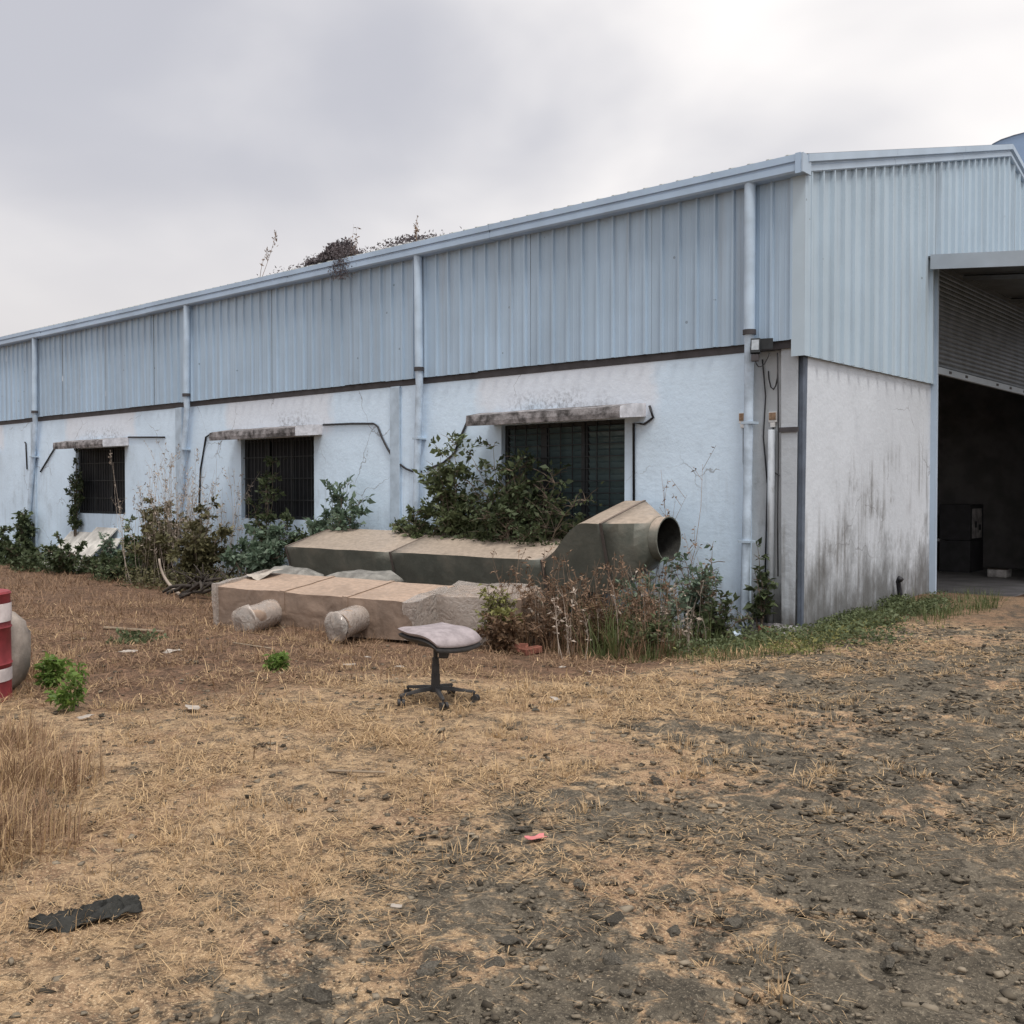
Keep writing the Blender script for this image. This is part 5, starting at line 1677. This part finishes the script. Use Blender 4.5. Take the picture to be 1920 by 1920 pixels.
# green ground cover at the foot of the gable and along the wall
def cover(name, label, n_, fx, fy, h, leaf, mat):
    P_ = np.stack([fx, fy, gz(fx, fy) + rng.uniform(0, 1, n_) ** 1.5 * h], 1)
    A_ = rng.normal(size=(n_, 3))
    A_[:, 2] = np.abs(A_[:, 2]) * 0.6
    L_ = leaf * rng.uniform(0.5, 1.3, n_)
    o_ = leaves_mesh(name, P_, A_, L_, L_ * 0.5, M[mat], None)
    return tag(o_, label, 'ground cover', None, 'stuff')


n_ = 15000
u_, v_ = rng.uniform(0, 1, n_), rng.uniform(0, 1, n_)
edge = 0.05 + v_ ** 1.4 * (1.55 + 0.4 * np.sin(u_ * 9)) * (1 - 0.55 * u_)
fy = -2.2 + u_ * 5.7
fx = np.where(fy < 0, -0.4 + edge * 1.15 + (0.25 * rng.normal(size=n_)), 0.02 + edge)
ok = fbm(fx, fy, 1.6, 3, 61) > 0.46
fx, fy = fx[ok], fy[ok]
cover('ground_cover', 'green ground cover along the foot of the gable wall', len(fx), fx, fy, 0.17, 0.05, 'leaf_mid')
n_ = 3600
u_ = rng.uniform(0, 1, n_)
fy = -2.5 + u_ * 2.6
fx = 0.55 + rng.normal(0, 0.35, n_)
ok = fbm(fx, fy, 1.9, 3, 63) > 0.47
fx, fy = fx[ok], fy[ok]
cover('ground_cover', 'yellow-green ground cover in front of the recessed corner', len(fx), fx, fy, 0.12, 0.045, 'leaf_yellow')
gxy = [(0.12 + rng.uniform(0, 1) ** 1.5 * 1.25, rng.uniform(0.2, 3.9)) for _ in range(85)]
tufts('green_grass', 'green grass by the gable wall and door', gxy, 30, 0.22, 'grass', 0.006, 0.16, 0.7)
gxy = [(rng.uniform(-2.1, -0.4), rng.uniform(-2.9, -1.2)) for _ in range(46)]
tufts('tall_grass', 'tall green and tan grass among the weeds below the duct bend', gxy, 26, 0.62, 'grass', 0.009, 0.16, 0.35)
gxy = [(rng.uniform(-2.2, -0.5), rng.uniform(-3.0, -1.6)) for _ in range(40)]
tufts('tall_grass', 'tall dry tan grass among the weeds below the duct bend', gxy, 24, 0.5, 'straw_brown', 0.008, 0.16, 0.4)
gxy = [(rng.uniform(-1.6, 1.2), rng.uniform(-2.9, -1.5)) for _ in range(60)]
tufts('green_grass', 'thin green and dry grass at the edge of the weeds', gxy, 24, 0.2, 'grass', 0.006, 0.14, 0.5)
n_ = 9000
fx = rng.uniform(-23, -12.8, n_)
fy = -0.2 - rng.uniform(0, 1, n_) ** 1.3 * (1.1 + 0.4 * np.sin(fx * 1.7))
cover('ground_cover', 'dark green ground cover along the far wall foot', n_, fx, fy, 0.3, 0.085, 'leaf_dark')
n_ = 5000
fx = rng.uniform(-12.8, -8.0, n_)
fy = -0.3 - rng.uniform(0, 1, n_) * 1.6
cover('ground_cover', 'olive leaf litter and low growth under the dry scrub', n_, fx, fy, 0.35, 0.07, 'leaf_olive')

# ------------------------------------------------------------------ gravel and stones
def ico():
    t = (1 + 5 ** 0.5) / 2
    v = np.array([(-1, t, 0), (1, t, 0), (-1, -t, 0), (1, -t, 0), (0, -1, t), (0, 1, t), (0, -1, -t), (0, 1, -t), (t, 0, -1), (t, 0, 1), (-t, 0, -1), (-t, 0, 1)], float)
    v /= np.linalg.norm(v[0])
    f = np.array([(0, 11, 5), (0, 5, 1), (0, 1, 7), (0, 7, 10), (0, 10, 11), (1, 5, 9), (5, 11, 4), (11, 10, 2), (10, 7, 6), (7, 1, 8), (3, 9, 4), (3, 4, 2), (3, 2, 6), (3, 6, 8), (3, 8, 9), (4, 9, 5), (2, 4, 11), (6, 2, 10), (8, 6, 7), (9, 8, 1)])
    return v, f


IV, IF = ico()
CV = np.array([(a, b, c) for c in (-1, 1) for b in (-1, 1) for a in (-1, 1)], float) * 0.62
CF = np.array([(0, 2, 1), (1, 2, 3), (4, 5, 6), (5, 7, 6), (0, 1, 4), (1, 5, 4), (2, 6, 3), (3, 6, 7), (0, 4, 2), (2, 4, 6), (1, 3, 5), (3, 7, 5)])
gx_, gy_ = scatter(175000, -6.5, 8.5, -11.3, 1.0)
dd = depth(gx_, gy_)
lat = np.abs((gx_ - CX) * VY - (gy_ - CY) * VX)
pk = (0.16 + 0.84 * track(gx_, gy_)) * np.clip(4.0 / np.maximum(dd, 2), 0.22, 1) * (1 - 0.6 * brownf(gx_, gy_))
kp = (dd > 1.2) & (lat < dd * 0.7 + 1.4) & (rng.uniform(0, 1, len(dd)) < pk * 0.8)
gx_, gy_, dd = gx_[kp], gy_[kp], dd[kp]
ng = len(gx_)
sz = rng.lognormal(math.log(0.0072), 0.62, ng) * np.clip(dd / 4.0, 0.9, 1.9)
sz = np.clip(sz, 0.004, 0.024)
V = CV[None] * (1 + rng.uniform(-0.5, 0.45, (ng, 8, 3)))
tl = rng.uniform(0, 6.28, ng)[:, None]
V = np.stack([V[:, :, 0], V[:, :, 1] * np.cos(tl) - V[:, :, 2] * np.sin(tl), V[:, :, 1] * np.sin(tl) + V[:, :, 2] * np.cos(tl)], 2)
V = V * np.stack([rng.uniform(0.8, 1.6, ng), rng.uniform(0.55, 1.1, ng), rng.uniform(0.28, 0.6, ng)], 1)[:, None, :]
a_ = rng.uniform(0, 2 * np.pi, ng)
ca_, sa_ = np.cos(a_)[:, None], np.sin(a_)[:, None]
V = np.stack([V[:, :, 0] * ca_ - V[:, :, 1] * sa_, V[:, :, 0] * sa_ + V[:, :, 1] * ca_, V[:, :, 2]], 2) * sz[:, None, None]
V = V + np.stack([gx_, gy_, gz(gx_, gy_) + sz * 0.12], 1)[:, None, :]
F_ = (CF[None] + (np.arange(ng) * 8)[:, None, None]).reshape(-1, 3)
tag(mesh_np('gravel', V.reshape(-1, 3), F_, M['gravel']), 'loose grey gravel of the track', 'gravel', None, 'stuff')

# larger single stones
smeshes = []
for k_ in range(9):
    v = IV.copy()
    f = IF.copy()
    # one subdivision
    vv = [tuple(p) for p in v]
    cache = {}
    nf = []

    def midp(a, b):
        key = (min(a, b), max(a, b))
        if key not in cache:
            m_ = (np.array(vv[a]) + np.array(vv[b])) / 2
            m_ /= np.linalg.norm(m_)
            vv.append(tuple(m_))
            cache[key] = len(vv) - 1
        return cache[key]
    for a, b, c in f:
        ab, bc, ca = midp(a, b), midp(b, c), midp(c, a)
        nf += [(a, ab, ca), (b, bc, ab), (c, ca, bc), (ab, bc, ca)]
    v = np.array(vv)
    # chop with random planes for a broken-rock look
    for _ in range(12):
        nrm = rng.normal(size=3)
        nrm /= np.linalg.norm(nrm)
        h_ = rng.uniform(0.35, 0.8)
        dts = v @ nrm
        v = v - np.outer(np.maximum(dts - h_, 0), nrm)
    v *= np.array([rng.uniform(1.0, 1.6), rng.uniform(0.65, 1.05), rng.uniform(0.5, 0.9)])
    v += rng.normal(size=v.shape) * 0.06
    me = bpy.data.meshes.new('stone')
    me.from_pydata([tuple(p) for p in v], [], [tuple(int(i_) for i_ in t_) for t_ in nf])
    me.materials.append(M['stone'])
    smeshes.append(me)
spots = [(3.31, -8.43, .055), (3.52, -8.38, .05), (3.64, -8.18, .06), (3.13, -8.83, .075), (3.22, -8.98, .06), (3.09, -9.15, .07), (2.45, -6.86, .075), (2.41, -7.92, .07), (4.17, -8.13, .06), (3.98, -8.41, .05),
         (3.48, -8.71, .055), (2.97, -9.52, .075), (1.6, -5.4, .05), (1.0, -5.2, .045), (0.9, -6.0, .04), (-0.6, -6.3, .04), (-0.3, -6.6, .03)]
rd = random.Random(55)
while len(spots) < 130:
    x_, y_ = rd.uniform(-0.5, 6.0), rd.uniform(-9.9, -2.5)
    if rd.random() < float(track(x_, y_)) * 0.9 + 0.1 and math.hypot(x_ - 0.17, y_ + 6.25) > 0.5:
        spots.append((x_, y_, rd.lognormvariate(math.log(0.03), 0.35)))
for k_, (x_, y_, s_) in enumerate(spots):
    o = link('stone', smeshes[k_ % 9])
    o.location = (x_, y_, gzf(x_, y_) + s_ * 0.10)
    s_ *= 0.8
    o.scale = (s_, s_, s_ * 0.8)
    o.rotation_euler = (rd.uniform(-0.3, 0.3), rd.uniform(-0.3, 0.3), rd.uniform(0, 6.28))
    tag(o, 'dark grey stone lying loose on the straw and gravel', 'stone', 'stones on the track')

# ------------------------------------------------------------------ litter
rg_ = MB()
rows = []
for i_ in range(30):
    t = i_ / 29
    wdt = (0.03 + 0.05 * math.sin(math.pi * min(1, t * 0.95)) + 0.03 * t) * (0.75 + 0.5 * float(fbm(np.array(t * 7.0), np.array(3.0), 1.0, 3, 92)))
    c_ = Vector((0.0, -0.19 + 0.38 * t, 0))
    rw = []
    for j_ in range(16):
        q = 2 * j_ / 15 - 1
        rid = 1 - abs(2 * float(fbm(np.array(t * 9.0 + q * 1.5), np.array(q * 2.2 + 4), 1.0, 3, 93)) - 1)
        rid2 = float(fbm(np.array(t * 22.0), np.array(q * 5.0 + 9), 1.0, 2, 94)) - 0.5
        zz = max(0.004, 0.13 * (rid - 0.55) * (1 - 0.6 * q * q) + 0.03 * rid2 + 0.012)
        rw.append((wdt * q + 0.03 * math.sin(t * 6) + 0.012 * rid2, c_.y + 0.02 * rid2, zz))
    rows.append(rw)
rg_.ring(rows, False, (False, False))
o = rg_.build('black_rag', M['rag'])
smooth_by_angle(o, 60)
o.location = (1.93, -9.72, gzf(1.93, -9.72) + 0.008)
o.scale = (0.85, 0.95, 0.75)
o.rotation_euler = (0, 0, R(-22))
sm = o.modifiers.new('t', 'SOLIDIFY')
sm.thickness = 0.008
tag(o, 'crumpled black rag on the straw near the camera', 'rag')


def scrap(name, loc, sx, sy, mat, label, cat, sv, lift=0.012, group=None):
    mb_ = MB()
    rows_ = []
    for i_ in range(6):
        rows_.append([tuple(crumple(Vector((sx * (i_ / 5 - .5), sy * (j_ / 4 - .5), lift)), min(sx, sy) * 0.55, 5.0 / max(sx, sy) * 0.5, sv)) for j_ in range(5)])
    mb_.ring(rows_, False, (False, False))
    o_ = mb_.build(name, mat)
    o_.location = (loc[0], loc[1], gzf(loc[0], loc[1]) + 0.01)
    o_.rotation_euler = (0, 0, sv)
    s2 = o_.modifiers.new('t', 'SOLIDIFY')
    s2.thickness = 0.003
    return tag(o_, label, cat, group)


scrap('plastic_scrap', (2.56, -7.99), 0.09, 0.05, M['pink'], 'pink plastic scrap lying on the gravel', 'scrap', 1)
for k_, (x_, y_, s_, lb) in enumerate(((-1.97, -5.04, .10, 'white paper scrap standing up in front of the second spigot'), (-1.74, -5.46, .16, 'whitish torn paper left of the stool'), (-0.68, -3.7, .13, 'white litter scrap at the edge of the dry weeds'),
                                       (0.79, -5.65, .13, 'pale yellowish scrap right of the stool'), (2.66, -8.91, .06, 'thin white splinter on the straw near the camera'), (-1.24, -8.16, .14, 'pale crumpled scrap below the bright weed'),
                                       (-1.0, -7.5, .22, 'flat beige paper in front of the brown litter'), (-3.47, -6.65, .22, 'whitish scrap on the brown slope'), (-3.3, -6.3, .3, 'long pale strip on the brown slope'), (-0.2, -3.9, .09, 'tiny white scrap near the green weeds'),
                                       (-1.35, -5.2, .12, 'crushed white cup on the bare earth'))):
    s_ *= 0.7
    scrap('paper_scrap', (x_, y_), s_, s_ * 0.5, M['paper'], lb, 'scrap', 3 + k_, 0.03 if 'standing' in lb else 0.012)
for k_, (x0, y0, x1, y1, lb) in enumerate(((1.02, -7.92, 1.28, -7.72, 'short pale wood chip lying on the straw'), (-5.4, -5.9, -5.0, -5.4, 'weathered plank on the brown slope left of the wrapped duct'), (-3.2, -5.7, -2.75, -5.54, 'thin weathered lath lying in front of the wrapped duct'))):
    d_ = Vector((x1 - x0, y1 - y0, 0))
    L_ = d_.length
    mb = MB().box(-L_ / 2, L_ / 2, -0.035 if L_ > 0.5 else -0.012, 0.035 if L_ > 0.5 else 0.012, 0, 0.02 if L_ > 0.5 else 0.01)
    o = mb.build('wood_piece', M['plank'], None, False, 0.004)
    cx_, cy_ = (x0 + x1) / 2, (y0 + y1) / 2
    o.location = (cx_, cy_, gzf(cx_, cy_) + 0.015)
    dzz = gzf(x1, y1) - gzf(x0, y0)
    o.rotation_euler = (0, -math.atan2(dzz, L_), math.atan2(d_.y, d_.x))
    tag(o, lb, 'wood')
